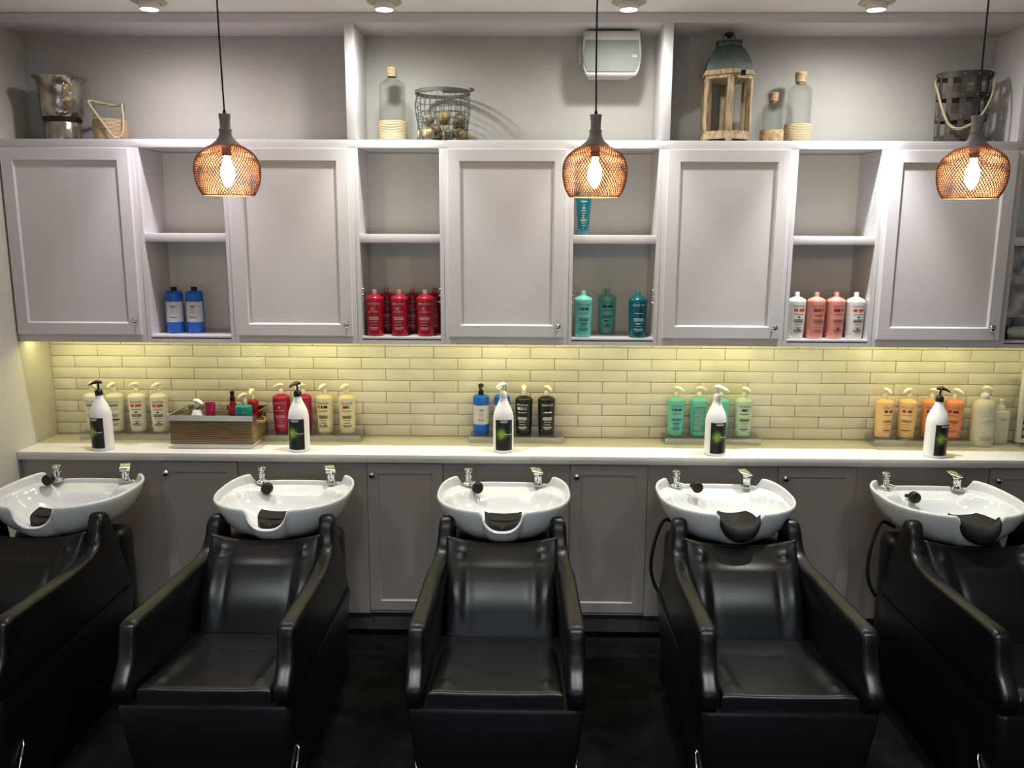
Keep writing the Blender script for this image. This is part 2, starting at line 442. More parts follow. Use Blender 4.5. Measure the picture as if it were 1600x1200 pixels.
ARM = [(2.374, .468), (2.362, .490), (2.357, .512), (2.359, .535), (2.376, .558), (2.402, .588), (2.418, .62), (2.426, .655), (2.432, .685),
       (2.444, .704), (2.475, .711), (2.56, .708), (2.70, .703), (2.84, .699), (2.955, .698), (3.025, .703), (3.068, .719), (3.094, .753),
       (3.112, .795), (3.135, .820), (3.165, .823), (3.192, .808), (3.212, .775), (3.235, .71), (3.262, .60), (3.283, .53), (3.292, .468)]
def arm_bm(side):
    b = new()
    pts = [Vector((0, p[0], p[1])) for p in ARM]
    pts = spline(pts, 4)
    n = len(pts); ctr = Vector((0, 2.85, .58))
    nor = []
    for i in range(n):
        t = (pts[min(i + 1, n - 1)] - pts[max(i - 1, 0)]).normalized()
        nn = Vector((0, -t.z, t.y)); nor.append(nn)
    # make sure normals point outwards
    if nor[n // 2].z < 0: nor = [-q for q in nor]
    w = .029; r = .017
    prof = [(-w, r)] + [(-w + r * (1 - math.cos(a)), r * (1 - math.sin(a))) for a in (.35, .75, 1.15, PI / 2)] + [(w - r * (1 - math.cos(a)), r * (1 - math.sin(a))) for a in (PI / 2, 1.15, .75, .35)] + [(w, r)]
    seen = []; loops = []
    for x, ins in prof:
        lp = []
        for i, p in enumerate(pts):
            q = p - nor[i] * ins
            lean = -.026 * max(0, min(1, (p.y - 2.9) / .25)) * max(0, min(1, (p.z - .45) / .3)) - .012 * max(0, (p.y - 2.4)) / .9
            lp.append(b.verts.new((side * (.254 + lean + x), q.y, max(q.z, .468))))
        loops.append(lp)
    for a, c in zip(loops, loops[1:]):
        for i in range(n - 1): b.faces.new((a[i], a[i + 1], c[i + 1], c[i]))
        b.faces.new((a[n - 1], a[0], c[0], c[n - 1]))
    b.faces.new(loops[0]); b.faces.new(loops[-1][::-1])
    return b

def base_bm():
    b = new()
    sec = [(.000, .226, 2.425, 3.28), (.02, .230, 2.420, 3.285), (.28, .262, 2.385, 3.29), (.452, .281, 2.369, 3.29), (.4655, .277, 2.374, 3.287)]
    rings = []
    for z, hx, y0, y1 in sec:
        r = .03; pts = []
        for cx, cy, a0 in ((hx - r, y0 + r, -PI / 2), (hx - r, y1 - r, 0), (-hx + r, y1 - r, PI / 2), (-hx + r, y0 + r, PI)):
            for k in range(5): pts.append((cx + r * math.cos(a0 + k * PI / 8), cy + r * math.sin(a0 + k * PI / 8)))
        rings.append([b.verts.new((x, y, z)) for x, y in pts])
    for a, c in zip(rings, rings[1:]):
        for i in range(len(a)): b.faces.new((a[i], a[(i + 1) % len(a)], c[(i + 1) % len(a)], c[i]))
    b.faces.new(rings[0][::-1]); b.faces.new(rings[-1])
    return b

HR = .868; YBC = 3.345
def basin_rim(th):
    c, s = math.cos(th), math.sin(th)
    # superellipse, squarer at the back
    a = .278
    bq, n = (.245, 3.2) if s > 0 else (.275, 2.35)
    R = 1 / ((abs(c) / a) ** n + (abs(s) / bq) ** n) ** (1 / n)
    return R * c, R * s
def notch(x, y):
    if y > 0 or abs(x) > .098: return 0
    t = abs(x) / .080
    if t >= 1: return .010 * (1 - sstep(1, 1.19, t))
    return .010 + .068 * (1 - t ** 2.6) ** .62
def basin_bm():
    b = new()
    ths = []
    N = 150
    for k in range(N): ths.append(2 * PI * k / N)
    for k in range(80):
        ths.append(-PI / 2 - .40 + .80 * (k + .5) / 80 + 2 * PI)
    ths = sorted({round(t % (2 * PI), 5) for t in ths})
    ZB, ZI, ZD_ = .685, .712, HR - .036
    cols = []
    for th in ths:
        x, y = basin_rim(th)
        back = sstep(.185, .215, y) * (1 - sstep(.195, .222, abs(x)))       # low tap deck between the raised wings
        h = HR - notch(x, y) - back * .034 - .012 * sstep(.05, -.25, y) * 0
        h += .006 * sstep(.10, .22, y) * (1 - back)
        g = lambda t: ZB + (h - ZB) * t
        nt = min(1, notch(x, y) / .05)
        P = [(0, ZB), (.30, ZB), (.48, ZB + .006), (.64, g(.16)), (.78, g(.33)), (.885, g(.53)), (.950, g(.73)), (.985, g(.87)), (1.0 + .01 * nt, g(.945) ), (.998 + .012 * nt, h - .006), (.990 + .006 * nt, h - .0015), (.975, h)]
        P += [(.965, h - .001), (.955, h - .005), (.948, h - .013)]
        for q in (.943, .93, .915, .90, .885, .87, .855, .84, .82, .80, .775, .75, .72, .68, .63, .57, .50, .42, .33, .24, .15, .07):
            X_, Y_ = x * q, y * q + .012
            rho = math.hypot(X_ / .246, Y_ / (.176 if Y_ > 0 else .252))
            zz = ZD_ if rho >= 1 else ZD_ - (ZD_ - ZI) * (1 - rho ** 2.3) ** .75
            P.append((q, min(zz, h - .02 - .05 * (.943 - q))))
        P.append((0, ZI - .003))
        cols.append([(x * s, y * s + YBC, z) for s, z in P])
    n = len(cols); m = len(cols[0])
    ctr0 = b.verts.new((0, YBC, ZB)); ctr1 = b.verts.new((0, YBC, ZI - .003))
    V = [[(ctr0 if j == 0 else ctr1 if j == m - 1 else b.verts.new(c[j])) for j in range(m)] for c in cols]
    for i in range(n):
        a, c = V[i], V[(i + 1) % n]
        for j in range(m - 1):
            if j == 0: b.faces.new((a[0], c[1], a[1]))
            elif j == m - 2: b.faces.new((a[j], c[j], a[j + 1]))
            else: b.faces.new((a[j], c[j], c[j + 1], a[j + 1]))
    return b

def slab(b, fn, nu, nv, th):
    T = [[Vector(fn(i / nu, j / nv)) for j in range(nv + 1)] for i in range(nu + 1)]
    A = [[b.verts.new(p) for p in r] for r in T]; C = [[b.verts.new(p - Vector((0, 0, th))) for p in r] for r in T]
    for i in range(nu):
        for j in range(nv):
            b.faces.new((A[i][j], A[i + 1][j], A[i + 1][j + 1], A[i][j + 1])); b.faces.new((C[i][j], C[i][j + 1], C[i + 1][j + 1], C[i + 1][j]))
        b.faces.new((A[i][0], C[i][0], C[i + 1][0], A[i + 1][0])); b.faces.new((A[i][nv], A[i + 1][nv], C[i + 1][nv], C[i][nv]))
    for j in range(nv):
        b.faces.new((A[0][j], A[0][j + 1], C[0][j + 1], C[0][j])); b.faces.new((A[nu][j], C[nu][j], C[nu][j + 1], A[nu][j + 1]))

def neck_rest_over_bm():
    """U-shaped cushion saddled over the notch with a flap lying into the bowl"""
    b = new(); sec = []; K = 28
    for k in range(K + 1):
        t = -1 + 2 * k / K
        x = .083 * math.sin(t * 1.35) / math.sin(1.35)
        z = .790 + .062 * (1 - math.cos(t * 1.35)) / (1 - math.cos(1.35))
        e = math.sqrt(max(0, 1 - t ** 6)); r = (.018 + .017 * (1 - t * t)) * max(e, .25)
        sec.append([b.verts.new((x, YBC - .272 + .030 * t * t + math.cos(2 * PI * q / 16) * r * 1.25, z + .002 + math.sin(2 * PI * q / 16) * r)) for q in range(16)])
    for a, c in zip(sec, sec[1:]):
        for q in range(16): b.faces.new((a[q], a[(q + 1) % 16], c[(q + 1) % 16], c[q]))
    b.faces.new(sec[0][::-1]); b.faces.new(sec[-1])
    def fl(u, w):
        q = 2 * u - 1; hw = .070 - .014 * max(0, w - .7) / .3
        return (q * hw, YBC - .262 + .165 * w - .03 * w * q * q, .806 + .010 * w + .044 * q * q * (1 - .55 * w))
    slab(b, fl, 16, 8, .013)
    return b

def neck_pad_inside_bm():
    """half-round rubber cushion that has slid down inside the bowl behind the notch"""
    b = new()
    def fl(u, w):
        q = 2 * u - 1; hw = .076 * math.sqrt(max(.02, 1 - (1 - w) ** 2.4))
        return (q * hw, YBC - .232 + .147 * w, .786 + .013 * w + .010 * q * q)
    slab(b, fl, 16, 10, .055)
    add_tube(b, [(-.066, YBC - .160, .800), (-.03, YBC - .163, .795), (.03, YBC - .163, .795), (.066, YBC - .160, .800)], .0042, 8)
    return b

DECK = HR - .034
def mixer_bm():
    b = new(); c = (-.163, YBC + .212, DECK - .004)
    add_lathe(b, [(0, 0), (.026, 0), (.026, .006), (.023, .010), (.016, .012), (.0145, .014), (.0145, .034), (.017, .036), (.017, .041), (.0125, .043), (.0115, .052), (.016, .055), (.019, .058), (.0195, .066), (.017, .070), (.008, .072), (0, .072)], 24, c=c)
    add_tube(b, [(-.163, YBC + .208, DECK + .010), (-.145, YBC + .19, DECK + .010), (-.135, YBC + .18, DECK + .010)], [.011, .009, .008], 12)
    return b
def tap_bm():
    b = new(); c = (.147, YBC + .212, DECK - .004)
    add_lathe(b, [(0, 0), (.022, 0), (.022, .004), (.0205, .006), (.0185, .03), (.0195, .036), (.0195, .048), (.016, .053), (0, .054)], 24, c=c)
    return b
def lever_bm():
    b = new()
    vs = add_box(b, -.022, .022, -.012, .046, -.004, .004, .003)
    bmesh.ops.rotate(b, verts=b.verts, cent=(0, 0, 0), matrix=Matrix.Rotation(.28, 3, 'X'))
    bmesh.ops.rotate(b, verts=b.verts, cent=(0, 0, 0), matrix=Matrix.Rotation(.35, 3, 'Z'))
    bmesh.ops.translate(b, verts=b.verts, vec=(.145, YBC + .205, DECK + .053))
    return b
def spray_bm():
    # head disc faces the viewer (-Y), origin on the mixer outlet
    b = new()
    add_lathe(b, [(0, .004), (.020, .004), (.0245, .000), (.0245, -.020), (.022, -.026), (.018, -.028), (0, -.0275)], 26, axis='Y', c=(0, -.03, 0))
    add_tube(b, [(0, -.028, 0), (-.010, -.012, -.004), (-.018, .002, -.006)], [.012, .010, .008], 12)
    return b

def hose_pts():
    return spline([(-.17, 3.42, .70), (-.23, 3.40, .73), (-.262, 3.385, .685), (-.285, 3.375, .60), (-.29, 3.37, .52), (-.275, 3.365, .455), (-.25, 3.36, .41)], 8)

def build_chair(cx, label, first=None, inside=True, spray=(.045, 0, .0), hose=False):
    t = thing('shampoo_chair', label, 'shampoo chair', (cx, Y0, 0), group='black backwash chairs with white basins')
    off = (0, -Y0, 0)
    def part(name, key, fn, m, ang=40, parent=None, loc=off):
        if key not in CH:
            b = fn()
            bmesh.ops.recalc_face_normals(b, faces=b.faces)
            me = bpy.data.meshes.new(name); b.to_mesh(me); b.free(); me.shade_smooth(); me.set_sharp_from_angle(angle=math.radians(ang))
            me.materials.append(M[m]); CH[key] = me
        return place(name, CH[key], parent or t, loc)
    part('base', 'base', base_bm, 'leather')
    part('seat', 'seat', lambda: pad_bm(seat_P, lambda u, v: (0, 0, 1), .052, er=.012), 'leather', 60)
    part('backrest', 'backrest', lambda: pad_bm(back_P, lambda u, v: (0, -.78, .62), .045), 'leather', 60)
    part('side_arm', 'arm_l', lambda: arm_bm(-1), 'leather', 50)
    part('side_arm', 'arm_r', lambda: arm_bm(1), 'leather', 50)
    def hb():
        b = new(); add_box(b, -.236, .236, 3.298, 3.42, .0, .690, .035, 4); return b
    part('rear_housing', 'housing', hb, 'blackplastic')
    part('basin', 'basin', basin_bm, 'porcelain', 60)
    if inside:
        n = part('neck_pad', 'pad_in', neck_pad_inside_bm, 'rubber'); n['label'] = 'half-round black pad lying inside the basin notch'
    else:
        n = part('neck_rest', 'pad_over', neck_rest_over_bm, 'rubber', 60); n['label'] = 'thick black U-shaped neck rest over the basin notch'
    part('hose_mount', 'mixer', mixer_bm, 'chrome')
    s = part('spray_head', 'spray', spray_bm, 'blackplastic', loc=(-.163 + spray[0], YBC + .190 - Y0 + spray[1], DECK + .016 + spray[2]))
    tp = part('tap', 'tap', tap_bm, 'chrome')
    part('lever', 'lever', lever_bm, 'chrome', parent=tp, loc=(0, 0, 0))
    def lv(side):
        b = new(); add_tube(b, [(side * .252, 2.500, .262), (side * .264, 2.485, .250), (side * .262, 2.462, .20), (side * .258, 2.435, .13)], .0055, 10); return b
    for sd in (-1, 1): part('recline_lever', 'lev%d' % sd, lambda: lv(sd), 'chrome')
    if hose:
        def hs():
            b = new(); add_tube(b, hose_pts(), .0075, 10); return b
        part('hose', 'hose', hs, 'rubber')
    return t
CH = {}
build_chair(-1.925, 'black shampoo chair with white basin beside the cream side wall, cut by the picture edge', spray=(.012, -.03, .012))
build_chair(-1.005, 'black shampoo chair with white basin in front of the woven rope box and magenta bottles', spray=(.046, -.02, -.022))
build_chair(-.085, 'black shampoo chair with white basin facing straight out, middle of the five', spray=(.046, -.02, -.010))
build_chair(.835, 'black shampoo chair whose basin has a U-shaped neck rest, below the turquoise pump bottles', inside=False, spray=(.078, -.012, .0), hose=True)
build_chair(1.755, 'black shampoo chair with neck rest below the orange pump bottles, cut by the picture edge', inside=False, spray=(.085, -.035, -.03), hose=True)

# ------------------------------------------------------------------ pendant lamps
ZP = 2.055      # shade bottom rim
SH = [(.0885, 0), (.099, .016), (.108, .038), (.1135, .065), (.1145, .088), (.111, .112), (.100, .134), (.083, .151), (.061, .164), (.044, .171)]
def shade_mesh():
    prof = spline([Vector((r, 0, z)) for r, z in SH], 6)
    # equal arc-length rows
    L = [0]
    for a, c in zip(prof, prof[1:]): L.append(L[-1] + (c - a).length)
    rows = 27; n = 64
    P = []
    for k in range(rows + 1):
        s = L[-1] * k / rows
        for i in range(len(L) - 1):
            if L[i + 1] >= s - 1e-9:
                f = (s - L[i]) / max(1e-9, L[i + 1] - L[i]); P.append(prof[i].lerp(prof[i + 1], f)); break
    b = new()
    def pt(i, k): 
        a = 2 * PI * (i + (.5 if k % 2 else 0)) / n
        return Vector((P[k].x * math.cos(a), P[k].x * math.sin(a), P[k].z))
    def bar(p, q, r):
        d = (q - p).normalized(); a = Vector((p.x, p.y, 0)).normalized(); c = d.cross(a).normalized(); a = c.cross(d)
        A = [b.verts.new(p + a * r), b.verts.new(p - a * r * .5 + c * r), b.verts.new(p - a * r * .5 - c * r)]
        B = [b.verts.new(q + a * r), b.verts.new(q - a * r * .5 + c * r), b.verts.new(q - a * r * .5 - c * r)]
        for i in range(3): b.faces.new((A[i], A[(i + 1) % 3], B[(i + 1) % 3], B[i]))
    for k in range(rows):
        for i in range(n):
            p = pt(i, k); o = 1 if k % 2 else 0
            bar(p, pt(i + o, k + 1), .00118); bar(p, pt(i - 1 + o, k + 1), .00118)
    add_tube(b, [(.0885 * math.cos(2 * PI * k / 64), .0885 * math.sin(2 * PI * k / 64), 0) for k in range(64)], .0018, 6, closed=True)
    return b
def pendant(x, y, label):
    if 'pend' in CH: return dup(CH['pend'], (x, y, ZP), 0, label)
    t = thing('pendant_lamp', label, 'pendant lamp', (x, y, ZP), group='copper mesh pendants hanging over the chairs')
    t.scale = (.965, .965, 1)
    CH['pend'] = t
    obj('mesh_shade', shade_mesh(), 'copper', t)
    b = new()
    add_lathe(b, [(.054, .1668), (.047, .174), (.035, .184), (.0245, .197), (.0215, .209), (.0210, .2155), (.0225, .216), (.0225, .222), (.0182, .224), (.0180, .246), (.0212, .271), (.020, .2725), (0, .2725)], 36)
    obj('neck', b, 'concrete', t)
    b = new(); add_lathe(b, [(0, .172), (.0165, .172), (.0165, .135), (.0155, .133), (0, .133)], 24); obj('socket', b, 'blackplastic', t)
    b = new(); add_lathe(b, [(0, .029), (.006, .031), (.0135, .039), (.0205, .054), (.0245, .072), (.0235, .090), (.0175, .106), (.0125, .119), (.0115, .133), (0, .133)], 24); obj('bulb', b, 'bulb', t)
    b = new(); add_lathe(b, [(0, .2727), (.0055, .2727), (.0055, .284), (.003, .286), (0, .286)], 12)
    add_tube(b, spline([(0, 0, .284), (-.003, .002, .45), (-.004, 0, .62), (0, 0, ZC - ZP)], 8), .0032, 8); obj('cord', b, 'cord', t)
    return t
YP = 2.95
pendant(-1.034, YP, 'copper mesh pendant hanging before the door beside the blue-bottle cubby')
pendant(.2345, YP, 'copper mesh pendant hanging before the teal tube cubby')
pendant(1.521, YP, 'copper mesh pendant hanging before the dark strap basket')

# ------------------------------------------------------------------ ceiling spots
SPX = [(-1.568, 3.650, (1.0, .94, .98)), (-.593, 3.655, (.97, 1.0, .93)), (.416, 3.655, (.98, 1.0, .93)), (1.427, 3.655, (.97, 1.0, .98))]
spl = ['recessed ceiling spotlight above the blue-bottle cubby', 'recessed ceiling spotlight above the glass bottle beside the wire basket', 'recessed ceiling spotlight above the white speaker', 'recessed ceiling spotlight above the pink-bottle cubby']
SPE = [42, 50, 48, 112]; SPW = [36, 37, 35, 47]
st = None
for (x, y, c), l, e, ew in zip(SPX, spl, SPE, SPW):
    if st is None:
        st = thing('ceiling_spotlight', l, 'spotlight', (x, y, ZC), group='recessed ceiling spotlights')
        b = new(); add_lathe(b, [(.044, -.0005), (.070, -.0005), (.072, -.004), (.066, -.008), (.048, -.010), (.044, -.006)], 40); obj('trim_ring', b, 'brass_ring', st)
        b = new(); add_lathe(b, [(.0435, -.001), (.043, -.020), (.040, -.030), (.036, -.034), (.036, -.030)], 40); obj('lamp_housing', b, 'white_plastic', st)
        b = new(); add_lathe(b, [(0, -.033), (.036, -.032), (.036, -.029), (0, -.029)], 32); obj('lens', b, 'lens', st)
    else:
        dup(st, (x, y, ZC), 0, l)
    # each reflector lamp throws a tight beam plus a wide weak spill
    for nm, en, sz, bl in (('spot_beam', e, 68, .6), ('spot_spill', ew, 178, 1.0)):
        L = bpy.data.lights.new(nm, 'SPOT'); L.energy = en; L.color = c; L.spot_size = math.radians(sz); L.spot_blend = bl; L.shadow_soft_size = .03
        lo = bpy.data.objects.new(nm, L); COL.objects.link(lo); lo.location = (x, y - .02, ZC - .04)

# ------------------------------------------------------------------ product bottles
def prof_r(prof, z):
    for (r0, z0), (r1, z1) in zip(prof, prof[1:]):
        if z0 <= z <= z1 and z1 > z0: return r0 + (r1 - r0) * (z - z0) / (z1 - z0)
    return prof[-1][0]

_txt = {}
def text_polys(s):
    if s not in _txt:
        cu = bpy.data.curves.new('t', 'FONT'); cu.body = s; cu.size = 1; cu.align_x = 'CENTER'; cu.resolution_u = 2
        o = bpy.data.objects.new('t', cu); COL.objects.link(o)
        me = bpy.data.meshes.new_from_object(o.evaluated_get(bpy.context.evaluated_depsgraph_get()))
        _txt[s] = ([tuple(v.co) for v in me.vertices], [tuple(p.vertices) for p in me.polygons])
        bpy.data.objects.remove(o); bpy.data.curves.remove(cu); bpy.data.meshes.remove(me)
    return _txt[s]

def wrap(prof, ys, x, z, off):
    r = prof_r(prof, z) + off; a = x / r
    return (r * math.sin(a), -r * math.cos(a) * ys, z)

def label_bm(spec, prof, ys=.92, off=.0007, cols=None):
    """spec: ('b',x0,x1,z0,z1,col) | ('t',text,x,z,height,width,col); colours index into the returned material list"""
    b = new(); mats = []
    for k, e in enumerate(spec):
        c = e[-1]
        if c not in mats: mats.append(c)
        mi = mats.index(c); of = off + k * .00004
        if e[0] == 'b':
            x0, x1, z0, z1 = e[1:5]; n = max(1, int((x1 - x0) / .006)); nz = max(1, int((z1 - z0) / .02))
            G = [[b.verts.new(wrap(prof, ys, x0 + (x1 - x0) * i / n, z0 + (z1 - z0) * j / nz, of)) for i in range(n + 1)] for j in range(nz + 1)]
            for j in range(nz):
                for i in range(n):
                    f = b.faces.new((G[j][i], G[j][i + 1], G[j + 1][i + 1], G[j + 1][i])); f.material_index = mi
        else:
            _, s, x, z, h, w, _c = e
            vs, ps = text_polys(s)
            xs = [v[0] for v in vs]; sx = w / (max(xs) - min(xs)); mid = (max(xs) + min(xs)) / 2
            sy = h / max(v[1] for v in vs)
            V = [b.verts.new(wrap(prof, ys, x + (v[0] - mid) * sx, z + v[1] * sy, of)) for v in vs]
            for p in ps:
                if len(set(p)) == len(p):
                    try: f = b.faces.new([V[i] for i in p]); f.material_index = mi
                    except ValueError: pass
    return b, mats

INK = {}
def ink(c):
    if c not in INK: INK[c] = mat('ink_%02d' % len(INK), c, .5)
    return INK[c]
DK = (.02, .02, .025); WH = (.75, .74, .72); RD = (.55, .05, .03); NV = (.01, .07, .13); DR = (.20, .02, .025); GR = (.22, .23, .26); TL = (.02, .16, .17)

def brand_spec(t, band, bars, script=None, x=0.0):
    """brand word, coloured band of blocks, then ruled lines standing for the small print"""
    W = 1.25
    s = [('t', 'KÉRASTASE', x, .1470, .0118, .060, t)]
    for (x0, x1, c) in band: s.append(('b', x + x0 * W, x + x1 * W, .1270, .1400, c))
    s += [('b', x - .024, x + .024, .1125, .1152, t)]
    s += [('b', x - w * W, x + w * W, z, z + .0023, t) for w, z in ((.018, .0885), (.021, .0845), (.017, .0805), (.020, .0765), (.014, .066))]
    s += [('b', x - w * W, x + w * W, z, z + .0023, t) for w, z in ((.013, .0525), (.018, .040), (.018, .036), (.012, .030))]
    for (x0, x1, z0, z1, c) in bars: s.append(('b', x + x0 * W, x + x1 * W, z0, z1, c))
    s += [('b', x - .036, x - .029, .0225, .0248, t), ('b', x + .029, x + .035, .0225, .0248, t)]
    return s

KB = [(.0, .0), (.034, .0), (.0365, .003), (.0375, .008), (.0405, .09), (.0425, .165), (.0430, .172), (.0420, .177), (.037, .182), (.026, .188), (.0145, .192), (.0120, .194), (.0, .194)]
KBR = [p for p in KB if .008 <= p[1] <= .172]
BLUE = [(.0, .0), (.0355, .0), (.0375, .003), (.0375, .170), (.0365, .178), (.030, .184), (.0125, .187), (.0, .187)]
BLUER = [(.0375, .0), (.0375, .18)]
TALL = [(.0, .0), (.041, .0), (.0445, .004), (.0450, .012), (.0445, .150), (.0435, .165), (.040, .182), (.0335, .200), (.0255, .217), (.0190, .232), (.0160, .242), (.0150, .250), (.0, .250)]
TALLR = [(.0450, .0), (.0445, .150), (.0435, .165)]
OLA = [(.0, .0), (.048, .0), (.0515, .004), (.052, .012), (.052, .150), (.0505, .163), (.045, .176), (.034, .186), (.020, .191), (.018, .200), (.0, .200)]
OLAR = [(.052, .0), (.052, .15)]

BD = {}
def data(key, fn, m, ang=40):
    if key not in BD:
        r = fn(); b, mats = r if isinstance(r, tuple) else (r, None)
        if not mats: bmesh.ops.recalc_face_normals(b, faces=b.faces)
        me = bpy.data.meshes.new(key); b.to_mesh(me); b.free(); me.shade_smooth(); me.set_sharp_from_angle(angle=math.radians(ang))
        for k in ([ink(c) for c in mats] if mats else [M[m] if isinstance(m, str) else m]): me.materials.append(k)
        BD[key] = me
    return BD[key]

def lathe_bm(prof, n=36, sy=.92):
    b = new(); add_lathe(b, prof, n, 1, sy); return b
def collar_bm(r=.0125, h=.020, stem=.022):
    b = new()
    add_lathe(b, [(0, 0), (r, 0), (r, h * .8), (r * .8, h), (r * .55, h + .004), (.0042, h + .006), (.0042, h + stem), (0, h + stem)], 20); return b
def nozzle_bm(Ln=.038, w=.0135):
    """beak-shaped pump head pointing +X"""
    b = new(); secs = [(-.016, .002, -.002), (-.015, .006, .000), (-.009, .0110, .003), (.003, .0125, .0045), (Ln * .4, .0108, .0025), (Ln * .75, .0075, -.003), (Ln, .0045, -.010), (Ln + .001, .002, -.010)]
    rings = []
    for x, r, z in secs:
        rings.append([b.verts.new((x, math.cos(2 * PI * k / 14) * r * w / .012, z + math.sin(2 * PI * k / 14) * r * .68)) for k in range(14)])
    for a, c in zip(rings, rings[1:]):
        for k in range(14): b.faces.new((a[k], a[(k + 1) % 14], c[(k + 1) % 14], c[k]))
    b.faces.new(rings[0][::-1]); b.faces.new(rings[-1])
    return b
def cap_bm(r=.0115, h=.020):
    b = new(); add_lathe(b, [(0, 0), (r, 0), (r, h - .002), (r - .0015, h), (0, h)], 22); return b

def bottle(name, label, cat, loc, body, prof, ys, mt, art, artprof, top, rot=0.0, group=None, noz=None, capm='pump_clear', pumpm=('pump_clear', 'pump_white'), topz=None, scale=1.0):
    t = thing(name, label, cat, loc, rot, group)
    if scale != 1: t.scale = (scale,) * 3
    place('body', data('body_' + body + str(mt if isinstance(mt, str) else mt.name), lambda: lathe_bm(prof, 40, ys), mt), t)
    if art:
        place('print', data('label_' + art[0], lambda: label_bm(art[1], artprof, ys), None), t)
    z = topz if topz is not None else prof[-1][1]
    if top == 'cap':
        place('cap', data('cap_' + (capm if isinstance(capm, str) else capm.name) + body, lambda: cap_bm(.0128 if body == 'blue' else .0112, .017 if body == 'blue' else .021), capm), t, (0, 0, z))
    elif top == 'pump':
        p = place('pump', data('pump_' + pumpm[0] + body, lambda: collar_bm(.0155, .024, .036) if body == 'tall' else collar_bm(), pumpm[0]), t, (0, 0, z))
        place('nozzle', data('nozzle_' + pumpm[1], nozzle_bm, pumpm[1]), p, (0, 0, (.058 if body == 'tall' else .040)), (noz if noz is not None else -2.6) - rot)
    return t

def plas(n, c, r=.3, **k): return flat('plastic_' + n, c, r, **k)
RED = plas('crimson', (.33, .008, .022), .28); MAG = plas('magenta', (.36, .010, .055), .3)
WHT = plas('milk', (.74, .71, .62), .35); CRM = plas('cream', (.72, .64, .42), .35); BLK = plas('black', (.010, .010, .011), .3)
TQ = plas('turquoise', (.16, .52, .43), .3); TQ2 = plas('pale_green', (.48, .62, .46), .3); TLB = plas('teal', (.008, .13, .17), .25, metal=.3)
PNK = plas('pink', (.74, .30, .24), .32); ORG = plas('orange', (.80, .30, .14), .35); PCH = plas('peach', (.84, .56, .28), .35)
BLU = plas('blue', (.012, .13, .58), .35); OLW = plas('frosted', (.70, .68, .60), .4, trans=.15)
WHP = plas('pure_white', (.80, .79, .80), .28); SILK = plas('silk_white', (.78, .77, .74), .32)

